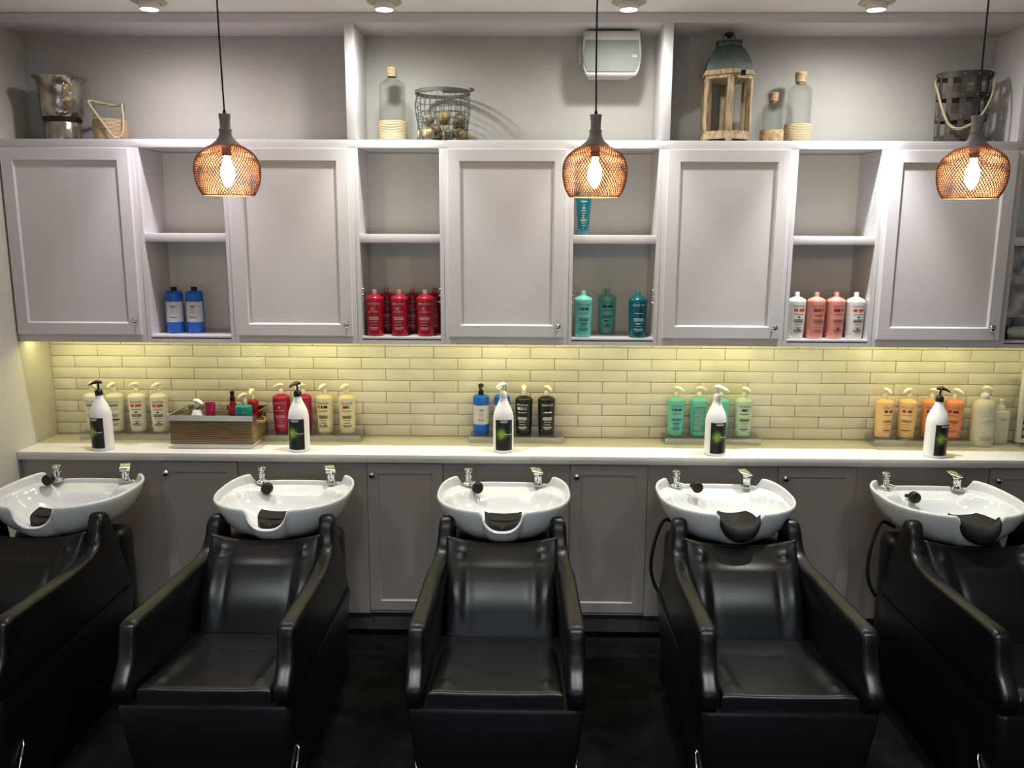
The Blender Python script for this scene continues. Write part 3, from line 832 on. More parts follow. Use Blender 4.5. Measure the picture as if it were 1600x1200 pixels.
RDC = plas('red_cap', (.42, .22, .22), .3); TQC = plas('turquoise_cap', (.26, .52, .46), .3); PKC = plas('pink_cap', (.70, .33, .28), .3); TLC = plas('teal_cap', (.03, .17, .20), .3)
KD = lambda c: [(-.020, -.007, c), (-.003, .020, c)]
ARTS = {
 'red': brand_spec((.62, .36, .36), [], [], x=-.004) + [('t', 'K', -.004, .1195, .0185, .014, (.62, .36, .36)), ('b', -.017, -.0152, .1225, .134, (.62, .36, .36))],
 'magenta': brand_spec((.62, .30, .36), [(-.022, .022, (.30, .012, .05))], [(-.004, .001, .127, .134, WH)], x=-.004),
 'white_red': brand_spec(DK, [(-.021, -.006, RD), (-.001, .021, RD)], [(-.006, .006, .041, .050, RD), (-.005, .005, .098, .104, DK)]),
 'white_grey': brand_spec(GR, [(-.021, .021, (.25, .26, .32))], [(-.004, .022, .058, .065, DK)]),
 'cream_a': brand_spec(DK, [(-.021, -.013, DR), (-.008, .000, DK), (.003, .018, DK)], [(-.006, .002, .038, .050, WH), (.003, .007, .038, .050, DK)], x=-.004),
 'cream_b': brand_spec(DK, [(-.016, .004, DR), (.005, .009, DK), (.010, .016, WH)], [], x=.003),
 'black_a': brand_spec(WH, [(-.021, -.006, WH), (-.004, .004, (.5, .5, .5)), (.006, .020, GR)], [], x=-.006),
 'black_b': brand_spec(WH, [], [(-.012, .000, .1125, .118, WH), (.002, .016, .114, .119, WH)], x=.004),
 'turq': brand_spec(NV, [(-.021, -.010, (.02, .22, .33)), (-.009, .002, NV), (.004, .020, NV)], [(-.012, .012, .060, .066, TL), (-.008, .008, .038, .048, (.02, .30, .45))]),
 'turq_dark': brand_spec(NV, [(-.021, -.002, NV), (.001, .021, NV)], [(-.010, .002, .060, .066, NV), (-.005, .007, .040, .049, NV)]),
 'pale': brand_spec(DK, [(-.016, -.013, TL), (-.010, .002, DK), (.003, .010, TL), (.017, .019, TL)], []),
 'teal': brand_spec((.50, .62, .62), [(-.015, .015, (.006, .06, .09))], [(-.008, .004, .062, .067, (.5, .62, .62))]),
 'pink': brand_spec((.22, .06, .05), [(-.021, -.006, DR), (-.004, .004, (.10, .02, .02)), (.006, .021, (.45, .10, .08))], [(-.014, .014, .1045, .108, DR)]),
 'pink_b': brand_spec((.22, .06, .05), [(-.021, .003, DR), (.006, .021, (.45, .12, .10))], [(-.006, .006, .040, .050, DR)]),
 'peach': brand_spec((.35, .12, .05), [(-.018, -.004, (.28, .03, .02)), (.002, .018, (.28, .03, .02))], [(-.010, .006, .038, .042, (.28, .03, .02))], x=-.006),
 'orange': brand_spec((.30, .07, .03), [(-.019, -.006, DR), (-.002, .019, DR)], [], x=-.010),
 'turq_back': [('b', -.033, .033, .022, .150, (.055, .27, .25))] + [('b', -.026 + .004 * (k % 3 == 0), .028 - .007 * ((k * 7) % 4 == 1), .060 + k * .0056, .0617 + k * .0056, (.35, .58, .52)) for k in range(15)] + [('b', -.026, .010, .034 + k * .006, .036 + k * .006, (.35, .58, .52)) for k in range(4)],
 'blue': [('b', -.050, .050, .050, .140, (.62, .62, .64))] + [('b', -.012, .014, .119, .1225, DK), ('b', -.008, .010, .1145, .118, DK)] + [('b', -.010, .008, z, z + .0013, GR) for z in (.108, .103, .098, .093, .088)] + [('b', -.014, -.010, .069, .077, DK), ('b', -.010, .016, .0685, .0705, DK), ('b', -.006, .014, .072, .0735, GR)],
}
def kb(label, loc, mt, art, top='pump', rot=0, group=None, noz=None, scale=1.0, **k):
    a = (art, ARTS[art]) if art else None
    return bottle('shampoo_bottle' if top != 'pump' else 'pump_bottle', label, 'bottle', loc, 'kb', KB, .92, mt, a, KBR, top, rot, group, noz, scale=scale, **k)
def bb(label, loc, top, rot=0, group=None, **k):
    return bottle('shampoo_bottle' if top != 'pump' else 'pump_bottle', label, 'bottle', loc, 'blue', BLUE, 1, BLU, ('blue', ARTS['blue']), BLUER, top, rot, group, **k)

ZS = 1.4525
# cubby 1
gb = 'blue bottles in the first cubby'
bb('blue bottle with white label and black cap, standing against the cubby side wall', (-1.672, 3.945, ZS), 'cap', .12, gb, capm='blackplastic', scale=1.07)
bb('blue bottle with white label and black cap, the one beside free shelf space', (-1.578, 3.952, ZS), 'cap', .05, gb, capm='blackplastic', scale=1.07)
# cubby 2
gr = 'red bottles in the second cubby'
for x, l in ((-.704, 'front crimson bottle nearest the blue-bottle side of its cubby'), (-.588, 'middle crimson bottle in the front row of the cubby'), (-.467, 'front crimson bottle nearest the turquoise-bottle side of its cubby')):
    kb(l, (x, 3.883, ZS), RED, 'red', 'cap', .05, gr, capm=RDC)
for x, l in ((-.668, 'shaded crimson bottle behind the front one on the blue-bottle side'), (-.545, 'shaded crimson bottle behind the middle front one'), (-.438, 'shaded crimson bottle behind the front one on the turquoise-bottle side')):
    kb(l, (x, 4.012, ZS), RED, 'red', 'cap', 0, gr, capm=RDC)
# cubby 3
kb('bright turquoise bottle at the front of the cubby under the teal tube', (.268, 3.883, ZS), TQ, 'turq', 'cap', .03, capm=TQC)
kb('shaded turquoise bottle standing at the back of the cubby', (.392, 4.020, ZS), TQ, 'turq_dark', 'cap', 0, capm=TQC)
kb('deep teal metallic bottle at the front of the turquoise cubby', (.522, 3.883, ZS), TLB, 'teal', 'cap', .05, capm=TLC)
# teal tube stands on its cap on the middle shelf
t = thing('hair_tube', 'teal squeeze tube standing on its cap on the middle cubby shelf', 'tube', (.262, 3.885, 1.9215))
b = new(); add_lathe(b, [(0, 0), (.0215, 0), (.0225, .003), (.0225, .026), (.0, .026)], 28, 1, .8); obj('cap', b, flat('plastic_teal_cap', (.004, .085, .095), .25), t)
b = new(); R = []
for k in range(15):
    f = k / 14; z = .0265 + .165 * f; hx = .0245 + .012 * f; hy = .0190 * (1 - f ** 1.6) + .0012
    R.append([b.verts.new((hx * math.cos(2 * PI * q / 32), hy * math.sin(2 * PI * q / 32), z)) for q in range(32)])
for a, c in zip(R, R[1:]):
    for q in range(32): b.faces.new((a[q], a[(q + 1) % 32], c[(q + 1) % 32], c[q]))
b.faces.new(R[0][::-1]); b.faces.new(R[-1]); obj('body', b, TLB, t)
b = new()
def tq(x0, x1, z0, z1):
    def yy(z): f = (z - .0265) / .165; return -(.0190 * (1 - f ** 1.6) + .0012) - .0012
    vs = [b.verts.new(p) for p in ((x0, yy(z0), z0), (x1, yy(z0), z0), (x1, yy(z1), z1), (x0, yy(z1), z1))]; b.faces.new(vs)
for x0, x1, z in ((-.015, .015, .150), (-.010, .010, .147), (-.013, .013, .107), (-.008, .004, .085), (-.009, .009, .0955), (-.010, .006, .0755), (-.012, .012, .0525), (-.015, .015, .066), (-.013, .013, .062), (-.010, .010, .042)): tq(x0, x1, z, z + .0022)
tq(-.0012, .0012, .112, .138); tq(-.008, .008, .119, .1215)
obj('print', b, ink((.45, .50, .38)), t, smooth=False)
# cubby 4
kb('white bottle with red band beside the panelled door, first in the pink cubby', (1.256, 3.885, ZS), SILK, 'white_red', 'cap', .12, capm='pump_white')
kb('pink bottle beside the first white bottle, touching the other pink one', (1.347, 3.886, ZS), PNK, 'pink', 'cap', .12, capm=PKC)
kb('pink bottle between the other pink one and the last white bottle', (1.4375, 3.886, ZS), PNK, 'pink_b', 'cap', .15, capm=PKC)
kb('white bottle with red band and red square, last in the pink cubby', (1.528, 3.885, ZS), SILK, 'white_red', 'cap', .12, capm='pump_white')

# trays
def tray(x0, x1, label):
    t = thing('acrylic_tray', label, 'tray', ((x0 + x1) / 2, 4.016, .9155), group='clear trays on the counter')
    w = (x1 - x0) / 2
    b = new(); add_box(b, -w, w, -.061, .060, .0285, .0335, .001, 1); obj('top_plate', b, 'acrylic', t)
    b = new(); add_box(b, -w, w, -.061, -.0565, 0, .0283, .001, 1); obj('front_edge', b, 'acrylic', t)
    for s in (-1, 1):
        b = new(); add_box(b, s * w - (.0045 if s > 0 else 0), s * w + (0 if s > 0 else .0045), -.0563, .060, 0, .0283, .001, 1); obj('side_edge', b, 'acrylic', t)
tray(-2.195, -1.700, 'clear acrylic tray under the white pump bottles, partly behind the rope box')
tray(-1.285, -.805, 'clear acrylic tray under the magenta and cream pump bottles')
tray(-.268, .188, 'clear acrylic tray under the blue and black pump bottles')
tray(.686, 1.152, 'clear acrylic tray under the turquoise pump bottles')
tray(1.700, 2.170, 'clear acrylic tray under the peach and orange pump bottles')
ZT = .9492; YT = 4.022
# tray 1
kb('white pump bottle half hidden behind the first tall white bottle', (-2.146, YT, ZT), WHT, 'white_grey', rot=.25, noz=-.7)
kb('white pump bottle with a grey band and a black bar', (-2.040, YT, ZT), WHT, 'white_grey', rot=.2, noz=-1.9)
kb('white pump bottle with red blocks, its nozzle pointing sideways', (-1.926, YT, ZT), WHT, 'white_red', rot=.2, noz=-2.9)
kb('white pump bottle with red blocks standing next to the rope box', (-1.816, YT, ZT), WHT, 'white_red', rot=.15, noz=-2.2)
# tray 2
kb('magenta pump bottle next to the rope box', (-1.206, YT, ZT), MAG, 'magenta', rot=.12, noz=-2.8)
kb('magenta pump bottle half hidden behind the second tall white bottle', (-1.098, YT, ZT), MAG, 'magenta', rot=-.1, noz=-2.5)
kb('cream pump bottle beside the second tall white bottle', (-.990, YT, ZT), CRM, 'cream_a', rot=.05, noz=-2.1)
kb('cream pump bottle at the end of the tray with magenta bottles', (-.880, YT, ZT), CRM, 'cream_b', rot=.08, noz=-2.3)
# tray 3
bb('blue pump bottle with a black pump, white label facing out', (-.216, YT, ZT), 'pump', .10, pumpm=('blackplastic', 'blackplastic'), noz=-1.6, scale=1.05)
bb('blue pump bottle with a white pump, half hidden behind the middle tall white bottle', (-.112, YT, ZT), 'pump', .05, noz=-2.0, scale=1.05)
kb('black pump bottle with a white band, next to the hidden blue one', (-.004, YT, ZT), BLK, 'black_a', rot=-.1, noz=-1.57)
kb('black pump bottle without a band, at the end of its tray', (.107, YT, ZT), BLK, 'black_b', rot=.05, noz=-.9)
# tray 4
kb('turquoise pump bottle at the tray end nearest the black ones', (.745, YT, ZT), TQ, 'turq', rot=-.08, noz=-.6)
kb('turquoise pump bottle with its dense back label facing out', (.855, YT, ZT), TQ, 'turq_back', rot=-.05, noz=-.15)
kb('turquoise pump bottle half hidden behind the tall bottle with a white pump', (.964, YT, ZT), TQ, None, noz=-.7)
kb('pale green pump bottle at the end of the turquoise tray', (1.076, YT, ZT), TQ2, 'pale', rot=-.08, noz=-.9)
# tray 5
kb('peach pump bottle at the tray end, label turned away', (1.763, YT, ZT), PCH, 'peach', rot=.35, noz=-1.2)
kb('peach pump bottle next to the orange ones, label facing out', (1.876, YT, ZT), PCH, 'peach', rot=-.3, noz=-2.7)
kb('orange pump bottle hidden behind the last tall white bottle', (1.990, YT, ZT), ORG, 'orange', rot=-.1, noz=-.5)
kb('orange pump bottle between the last tall white bottle and the frosted bottle', (2.103, YT, ZT), ORG, 'orange', rot=-.3, noz=-1.0)

# tall white dispensers on the counter edge
def glow_label():
    m = mat('photo_label', (.01, .01, .01), .35); nt = m.node_tree; N = nt.nodes; L = nt.links; bs = N['Principled BSDF']
    tc = N.new('ShaderNodeTexCoord'); mp = N.new('ShaderNodeMapping'); mp.inputs['Location'].default_value = (.010, 0, -.090); mp.inputs['Scale'].default_value = (38, 0, 27)
    mp.vector_type = 'POINT'; mp.inputs['Location'].default_value = (.42, 0, -.088 * 27)
    L.new(tc.outputs['Object'], mp.inputs[0])
    g = N.new('ShaderNodeTexGradient'); g.gradient_type = 'SPHERICAL'; 
    nz = N.new('ShaderNodeTexNoise'); nz.inputs['Scale'].default_value = 60; L.new(tc.outputs['Object'], nz.inputs[0])
    mx = N.new('ShaderNodeVectorMath'); mx.operation = 'MULTIPLY_ADD'; mx.inputs[1].default_value = (.5, 0, .5); L.new(nz.outputs['Color'], mx.inputs[0]); L.new(mp.outputs[0], mx.inputs[2])
    sub = N.new('ShaderNodeVectorMath'); sub.operation = 'SUBTRACT'; sub.inputs[1].default_value = (.25, 0, .25); L.new(mx.outputs[0], sub.inputs[0])
    L.new(sub.outputs[0], g.inputs[0])
    r = N.new('ShaderNodeValToRGB'); r.color_ramp.elements[0].color = (.012, .011, .010, 1); r.color_ramp.elements[1].color = (.30, .48, .04, 1); r.color_ramp.elements[1].position = .75
    e = r.color_ramp.elements.new(.3); e.color = (.045, .09, .012, 1)
    L.new(g.outputs['Fac'], r.inputs[0]); L.new(r.outputs[0], bs.inputs['Base Color'])
    return m
M['photo_label'] = glow_label()
def tall_label():
    b, ms = label_bm([('b', -.0405, .0405, .013, .152, DK)], TALLR, 1, .0007); return b
def tall_print():
    return label_bm([('b', -.018, .016, .1425, .1475, WH), ('b', -.014, .012, .139, .1415, (.35, .35, .35)), ('b', .002, .036, .0855, .088, WH), ('b', .004, .008, .088, .0935, WH), ('b', .012, .032, .079, .0803, GR), ('b', -.012, .016, .0745, .0755, (.25, .4, .1))], TALLR, 1, .0012)
def tall(x, y, rot, label, white=False, noz=-2.4):
    t = thing('dispenser_bottle', label, 'bottle', (x, y, .9155), rot, 'tall white dispensers along the counter edge')
    t.scale = (1.08, 1.08, 1.04)
    place('body', data('tall_body', lambda: lathe_bm(TALL, 44, 1), WHP), t)
    l = place('label', data('tall_label', tall_label, 'photo_label'), t); l['label'] = 'black label with a green glow'
    place('lettering', data('tall_print', tall_print, None), l)
    pm = ('pump_clear', 'pump_white') if white else ('blackplastic', 'blackplastic')
    p = place('pump', data('tallpump' + pm[0], lambda: collar_bm(.0165, .022, .036), pm[0]), t, (0, 0, .250))
    place('nozzle', data('nozzle_' + pm[1], nozzle_bm, pm[1]), p, (0, 0, .055), noz - rot)
tall(-1.992, 3.790, -.28, 'tall white bottle with black pump in front of the white pump bottles', noz=-2.75)
tall(-1.061, 3.796, -.12, 'tall white bottle with black pump in front of the magenta bottles', noz=-2.3)
tall(-.100, 3.814, .10, 'tall white bottle with white pump in front of the blue bottles', True, noz=-2.5)
tall(.889, 3.790, .22, 'tall white bottle with white pump in front of the turquoise bottles', True, noz=-.6)
tall(1.908, 3.787, .36, 'tall white bottle with black pump in front of the orange bottles', noz=-.55)

# frosted bottles at the end
t = thing('pump_bottle', 'large frosted bottle with rounded shoulders and pump after the orange bottles', 'bottle', (2.236, 4.005, .9155), -.05)
t.scale = (1.04, 1.04, 1.20)
place('body', data('ola_body', lambda: lathe_bm(OLA, 44, .92), OLW), t)
place('print', data('ola_label', lambda: label_bm([('b', -.030, .044, .045, .130, (.66, .64, .57)), ('t', 'OLAPLEX', .008, .098, .013, .060, (.16, .17, .16)), ('b', -.030, .044, .1255, .1265, GR), ('b', -.028, .030, .093, .0938, GR), ('t', 'Nº 2', -.012, .056, .007, .018, (.16, .17, .16))] + [('b', -.026, .034, z, z + .0012, GR) for z in (.042, .037, .032, .027)], OLAR, .92), None), t)
p = place('pump', data('ola_pump', lambda: collar_bm(.019, .013, .030), 'pump_white'), t, (0, 0, .200))
place('nozzle', data('nozzle_pump_white', nozzle_bm, 'pump_white'), p, (0, 0, .035), -.25)
t = thing('pump_bottle', 'squarish white bottle tucked behind the large frosted bottle', 'bottle', (2.340, 4.044, .9155), -.05)
t.scale = (.95, .95, 1.10)
b = new(); add_box(b, -.038, .038, -.03, .03, 0, .151, .008, 3); obj('body', b, OLW, t)
b = new(); add_box(b, -.012, .024, -.0308, -.0304, .112, .119); add_box(b, -.012, .016, -.0308, -.0304, .106, .109); obj('print', b, ink((.45, .44, .40)), t, smooth=False)
b = new(); add_lathe(b, [(0, 0), (.019, 0), (.019, .022), (.009, .024), (.0085, .040), (0, .040)], 20); p = obj('pump', b, 'pump_white', t, (0, 0, .151))
b = new(); add_lathe(b, [(0, 0), (.010, .001), (.013, .006), (.010, .012), (0, .013)], 18); obj('nozzle', b, 'pump_white', p, (0, 0, .040))

# ------------------------------------------------------------------ rope box with its contents
BX0, BX1, BY0, BY1 = -.193, .193, -.115, .115
t = thing('storage_box', 'woven rope storage box with chrome rim on the counter', 'box', (-1.480, 3.918, .9155), .0)
b = new()
def boxshell(b, z0, z1, x0, x1, y0, y1, th, fl=0.0):
    """four walls, flaring by fl towards the top"""
    O0 = [(x0, y0), (x1, y0), (x1, y1), (x0, y1)]; s = lambda p, d: (p[0] + math.copysign(d, p[0]), p[1] + math.copysign(d, p[1]))
    lo = [b.verts.new((*p, z0)) for p in O0]; hi = [b.verts.new((*s(p, fl), z1)) for p in O0]
    li = [b.verts.new((*s(p, -th), z0)) for p in O0]; hin = [b.verts.new((*s(p, fl - th), z1)) for p in O0]
    for i in range(4):
        j = (i + 1) % 4
        b.faces.new((lo[i], lo[j], hi[j], hi[i])); b.faces.new((li[j], li[i], hin[i], hin[j])); b.faces.new((hi[i], hi[j], hin[j], hin[i])); b.faces.new((lo[j], lo[i], li[i], li[j]))
boxshell(b, .0225, .138, -.189, .189, -.111, .111, .006, .003); obj('woven_wall', b, 'weave', t, smooth=False)
b = new(); boxshell(b, .138, .163, -.194, .194, -.116, .116, .010, .001); obj('rim', b, 'chrome', t, smooth=False)
b = new(); add_box(b, -.186, .186, -.109, .109, 0, .022, .002); obj('base_board', b, 'white_plastic', t)
b = new(); boxshell(b, .023, .137, -.1825, .1825, -.1045, .1045, .003, .003); add_box(b, -.1785, .1785, -.1005, .1005, .0225, .026); obj('lining', b, 'lining', t, smooth=False)
for s in (-1, 1):
    b = new(); add_tube(b, spline([(s * .191, -.045, .122), (s * .210, -.035, .118), (s * .217, 0, .112), (s * .210, .035, .118), (s * .191, .045, .122)], 6), .007, 10); obj('handle', b, 'rope', t)
def inbox(x, y): return (-1.480 + x, 3.918 + y, .9155 + .0265)
t = thing('pump_bottle', 'white conical pump bottle with a silver collar inside the rope box', 'bottle', inbox(-.089, -.048))
b = new(); add_lathe(b, [(0, 0), (.030, 0), (.033, .004), (.033, .09), (.029, .115), (.021, .138), (.014, .150), (.0, .150)], 30); obj('body', b, WHP, t)
b = new(); add_lathe(b, [(0, .150), (.0115, .150), (.0115, .161), (0, .161)], 20); obj('collar', b, 'steel', t)
b = new(); add_lathe(b, [(0, .161), (.010, .161), (.010, .168), (.0055, .172), (.006, .186), (0, .186)], 18); p = obj('pump', b, 'pump_white', t)
place('nozzle', data('nozzle_pump_white', nozzle_bm, 'pump_white'), p, (0, 0, .190), -.4)
t = thing('hair_tube', 'hot pink squeeze tube standing in the rope box', 'tube', inbox(-.035, -.018), .15)
b = new(); R = []
for k in range(12):
    f = k / 11; z = .030 + .150 * f; hx = .019 + .005 * f; hy = .017 * (1 - f ** 1.5) + .001
    R.append([b.verts.new((hx * math.cos(2 * PI * q / 26), hy * math.sin(2 * PI * q / 26), z)) for q in range(26)])
for a, c in zip(R, R[1:]):
    for q in range(26): b.faces.new((a[q], a[(q + 1) % 26], c[(q + 1) % 26], c[q]))
b.faces.new(R[0][::-1]); b.faces.new(R[-1]); obj('body', b, plas('hotpink', (.45, .006, .13), .3), t)
b = new(); add_lathe(b, [(0, 0), (.018, 0), (.0185, .002), (.0185, .0298), (0, .0298)], 24); obj('cap', b, plas('hotpink_cap', (.36, .005, .10), .3), t)
b = new(); add_box(b, -.007, .007, -.0062, -.0054, .1425, .1438); obj('print', b, ink((.62, .30, .36)), t, smooth=False)
t = thing('pump_bottle', 'dark red teardrop bottle with black pump inside the rope box', 'bottle', inbox(.064, .012))
b = new(); add_lathe(b, [(0, 0), (.025, 0), (.028, .006), (.028, .08), (.025, .125), (.018, .160), (.0115, .182), (0, .182)], 30); obj('body', b, RED, t)
b = new(); add_lathe(b, [(0, .182), (.0125, .182), (.0125, .200), (.009, .203), (.008, .212), (.0105, .214), (.011, .228), (0, .229)], 20); obj('pump', b, 'blackplastic', t)
t = thing('hair_mask_jar', 'low round teal jar inside the rope box', 'jar', inbox(.138, -.050))
b = new(); add_lathe(b, [(0, 0), (.036, 0), (.039, .004), (.039, .095), (0, .095)], 36); obj('body', b, TLB, t)
TL1 = plas('jar_green', (.006, .16, .14), .3)
b = new(); add_lathe(b, [(0, .0955), (.040, .0955), (.0405, .098), (.0405, .165), (.0385, .170), (.0, .172)], 36); l = obj('lid', b, TL1, t)
place('lettering', data('jar_text', lambda: label_bm([('t', 'KÉRASTASE', .002, .142, .007, .044, (.40, .55, .45))], [(.0405, .08), (.0405, .17)], 1), None), l)
t = thing('pump_bottle', 'small clear pump bottle standing behind the teal jar', 'bottle', inbox(.118, .022))
b = new(); add_lathe(b, [(0, 0), (.018, 0), (.020, .003), (.020, .145), (.016, .160), (.011, .168), (0, .168)], 28); obj('body', b, OLW, t)
p = place('pump', data('pump_pump_clearkb', collar_bm, 'pump_clear'), t, (0, 0, .168)); place('nozzle', data('nozzle_pump_white', nozzle_bm, 'pump_white'), p, (0, 0, .040), -2.1)
t = thing('pump_bottle', 'squat red bottle with white pump at the back corner of the rope box', 'bottle', inbox(.142, .069))
b = new(); add_lathe(b, [(0, 0), (.026, 0), (.029, .004), (.029, .160), (.0285, .168), (.024, .175), (.013, .180), (0, .180)], 30); obj('body', b, RED, t)
p = place('pump', data('pump_pump_clearkb', collar_bm, 'pump_clear'), t, (0, 0, .180)); place('nozzle', data('nozzle_pump_white', nozzle_bm, 'pump_white'), p, (0, 0, .040), -1.57)

# ------------------------------------------------------------------ swatch stand and cubby props at the picture edge
t = thing('swatch_stand', 'framed hair colour swatch board standing on the counter at the picture edge', 'swatch board', (2.530, 4.02, .9155))
t.scale = (1, 1, 1.12)
b = new()
for x0, x1, z0, z1 in ((-.115, -.095, .01, .335), (.095, .115, .01, .335), (-.0945, .0945, .305, .335), (-.0945, .0945, .01, .030)): add_box(b, x0, x1, -.012, .012, z0, z1, .002)
obj('frame', b, 'white_plastic', t)
b = new(); add_box(b, -.0945, .0945, -.004, .004, .0305, .3045); obj('board', b, mat('charcoal_board', (.09, .085, .075), .7), t, smooth=False)
b = new(); add_box(b, -.125, -.113, -.075, .02, 0, .009, .001); add_box(b, .113, .125, -.075, .02, 0, .009, .001); obj('foot', b, 'chrome', t)
for k in range(8):
    b = new(); zz = .055 + k * .030
    add_tube(b, [(-.066 + .024 * math.cos(a), -.012, zz + .011 * math.sin(a)) for a in [2 * PI * i / 20 for i in range(20)]], .0055, 8, closed=True)
    obj('swatch', b, mat('hair_%d' % k, [(.42, .36, .26), (.36, .28, .18), (.46, .42, .34), (.30, .22, .14)][k % 4], .5), t)
t = thing('framed_print', 'grey marbled print in a dark frame inside the cubby at the picture edge', 'print', (2.42, 4.05, 1.4535))
b = new(); add_box(b, -.170, .170, -.004, .004, .085, .42, .001); obj('print_sheet', b, noise_col(mat('print_sheet', (.4, .38, .36), .5), (.30, .29, .28), (.74, .72, .70), 12, 6, .42, .58), t)
b = new(); add_box(b, -.178, .178, -.008, .010, .078, .0848, .001); add_box(b, -.178, -.171, -.008, .010, .0848, .425, .001); add_box(b, .171, .178, -.008, .010, .0848, .425, .001); add_box(b, -.06, .06, -.006, .01, 0, .078, .001); obj('frame', b, 'steel', t)
t = thing('oval_glass_dish', 'clear oval glass dish with black clips in the cubby at the picture edge', 'dish', (2.31, 3.90, 1.4535))
b = new(); add_lathe(b, [(0, .058), (.035, .056), (.055, .046), (.062, .034), (.055, .020), (.035, .010), (0, .008)], 32, 1.25, .5); obj('dish', b, mat('dish_glass', (.55, .60, .57), .1), t)
b = new(); add_box(b, -.080, -.066, -.012, .012, 0, .030, .001); add_box(b, -.082, -.070, -.010, .010, .030, .062, .001); add_box(b, .066, .080, -.012, .012, 0, .060, .001); obj('clip', b, 'blackplastic', t)

# ------------------------------------------------------------------ decor on the display ledge
ZD = 2.3355
# mercury glass hurricane
t = thing('hurricane_vase', 'mottled mercury glass hurricane vase with flared rim at the wall end of the ledge', 'vase', (-2.142, 3.965, ZD))
t.scale = (.86, .86, .95)
b = new(); add_lathe(b, [(0, 0), (.086, 0), (.092, .003), (.091, .080), (.088, .087), (0, .087)], 40); obj('foot', b, 'mercury', t)
b = new(); add_lathe(b, [(0, .0872), (.088, .0872), (.093, .092), (.098, .105), (.090, .109), (0, .109)], 40); obj('collar', b, 'darkband', t)
b = new(); add_lathe(b, [(.0, .1092), (.094, .1095), (.101, .118), (.104, .135), (.105, .22), (.108, .255), (.116, .275), (.132, .292), (.134, .294), (.130, .294), (.114, .277), (.103, .255), (.101, .22), (.100, .13), (.09, .118), (0, .116)], 44); obj('bowl', b, 'mercury', t)
# rope handled jar
t = thing('rope_handled_jar', 'low glass jar wrapped in rope with a drooping rope handle', 'jar', (-1.922, 3.965, ZD))
t.scale = (.82, .82, 1)
b = new(); add_lathe(b, [(0, .002), (.083, .002), (.085, .005), (.085, .172), (.087, .175), (.082, .175), (.0815, .008), (0, .006)], 40); obj('glass', b, 'glass', t)
b = new(); add_lathe(b, [(.0858, .001), (.090, .001), (.092, .004), (.092, .094), (.089, .097), (.0858, .097)], 40); obj('rope_wrap', b, 'rope', t)
b = new(); add_tube(b, spline([(-.078, -.03, .178), (-.088, -.055, .172), (-.060, -.092, .150), (-.02, -.100, .105), (.025, -.105, .055), (.060, -.110, .018), (.088, -.098, .012), (.108, -.085, .040), (.105, -.06, .10), (.082, -.02, .155), (.070, .01, .168), (.02, .03, .165), (-.04, .02, .172), (-.078, -.03, .178)], 6), .0062, 10); obj('rope_handle', b, 'rope_pale', t)
# rope base bottle
def rope_bottle(x, y, label, s, r, hb, base, neck_r, neck_h, basem, neckm, cork=None, rot=0):
    t = thing('glass_bottle', label, 'bottle', (x, y, ZD))
    hs = hb
    b = new()
    add_lathe(b, [(0, .001), (r - .003, .001), (r, .004), (r, hs - r * .55), (r * .96, hs - r * .38), (r * .82, hs - r * .17), (r * .55, hs - r * .03), (neck_r + .003, hs + .003), (neck_r, hs + .010), (neck_r, hs + neck_h), (neck_r - .0025, hs + neck_h), (neck_r - .0025, hs + .008), (r * .55, hs - r * .06), (r * .93, hs - r * .38), (r - .003, hs - r * .6), (r - .003, .007), (0, .006)], 40)
    obj('glass', b, 'glass', t)
    b = new(); add_lathe(b, [(r + .0008, .0005), (r + .005, .0005), (r + .0065, .004), (r + .0065, base - .004), (r + .004, base), (r + .0008, base)], 40); obj('base_wrap', b, basem, t)
    if neckm:
        b = new(); add_lathe(b, [(neck_r + .0006, hs + .011), (neck_r + .004, hs + .012), (neck_r + .004, hs + neck_h - .003), (neck_r + .0006, hs + neck_h - .002)], 28); obj('neck_wrap', b, neckm, t)
    if cork:
        b = new(); add_lathe(b, [(0, hs + neck_h * .3), (neck_r - .003, hs + neck_h * .3), (neck_r - .003, hs + neck_h), (neck_r + .002, hs + neck_h + .0005), (neck_r + .005, hs + cork), (neck_r + .002, hs + cork + .003), (0, hs + cork + .003)], 26); obj('cork', b, 'cork', t)
    return t
rope_bottle(-.6135, 3.955, 'tall glass bottle with a rope-wrapped base and neck beside the wire basket', 1, .060, .275, .093, .0190, .055, 'rope_pale', 'rope')
rope_bottle(1.110, 3.94, 'small corked glass bottle with a dark cork base', 1, .046, .172, .056, .0175, .010, 'cork', None, .044)
rope_bottle(1.236, 3.97, 'tall corked glass bottle with a rope-wrapped base', 1, .0545, .256, .086, .0215, .012, 'rope_pale', None, .054)
# wire basket with balls
BXc, BYc = -.3825, 3.945
t = thing('wire_basket', 'round wire mesh basket full of dried balls', 'basket', (BXc, BYc, ZD))
b = new(); nW = 26
def wp(k, z): a = 2 * PI * k / nW; r = .119 - .006 * math.sin(z * 30) + .002 * math.sin(k * 2.3 + z * 60); return (r * math.cos(a + .03 * math.sin(z * 40 + k)), r * math.sin(a + .03 * math.sin(z * 40 + k)), z)
for k in range(nW): add_tube(b, [wp(k, .004 + .210 * i / 8) for i in range(9)], .0015, 5)
for i in range(8):
    z = .008 + .0285 * i
    add_tube(b, [wp(k, z + .003 * math.sin(k * 1.7 + i)) for k in range(nW)], .0015, 5, closed=True)
for k in range(0, 13):
    x = -.11 + .22 * k / 12; w = math.sqrt(max(0, .115 ** 2 - x * x)); add_tube(b, [(x, -w, .003), (x, w, .003)], .0014, 5)
obj('wire_mesh', b, 'wire', t)
b = new()
R = []
for k in range(48):
    a = 2 * PI * k / 48; c, s = math.cos(a), math.sin(a)
    R.append([b.verts.new((r * c, r * s, z)) for r, z in ((.122, .208), (.1245, .208), (.1245, .224), (.122, .224))])
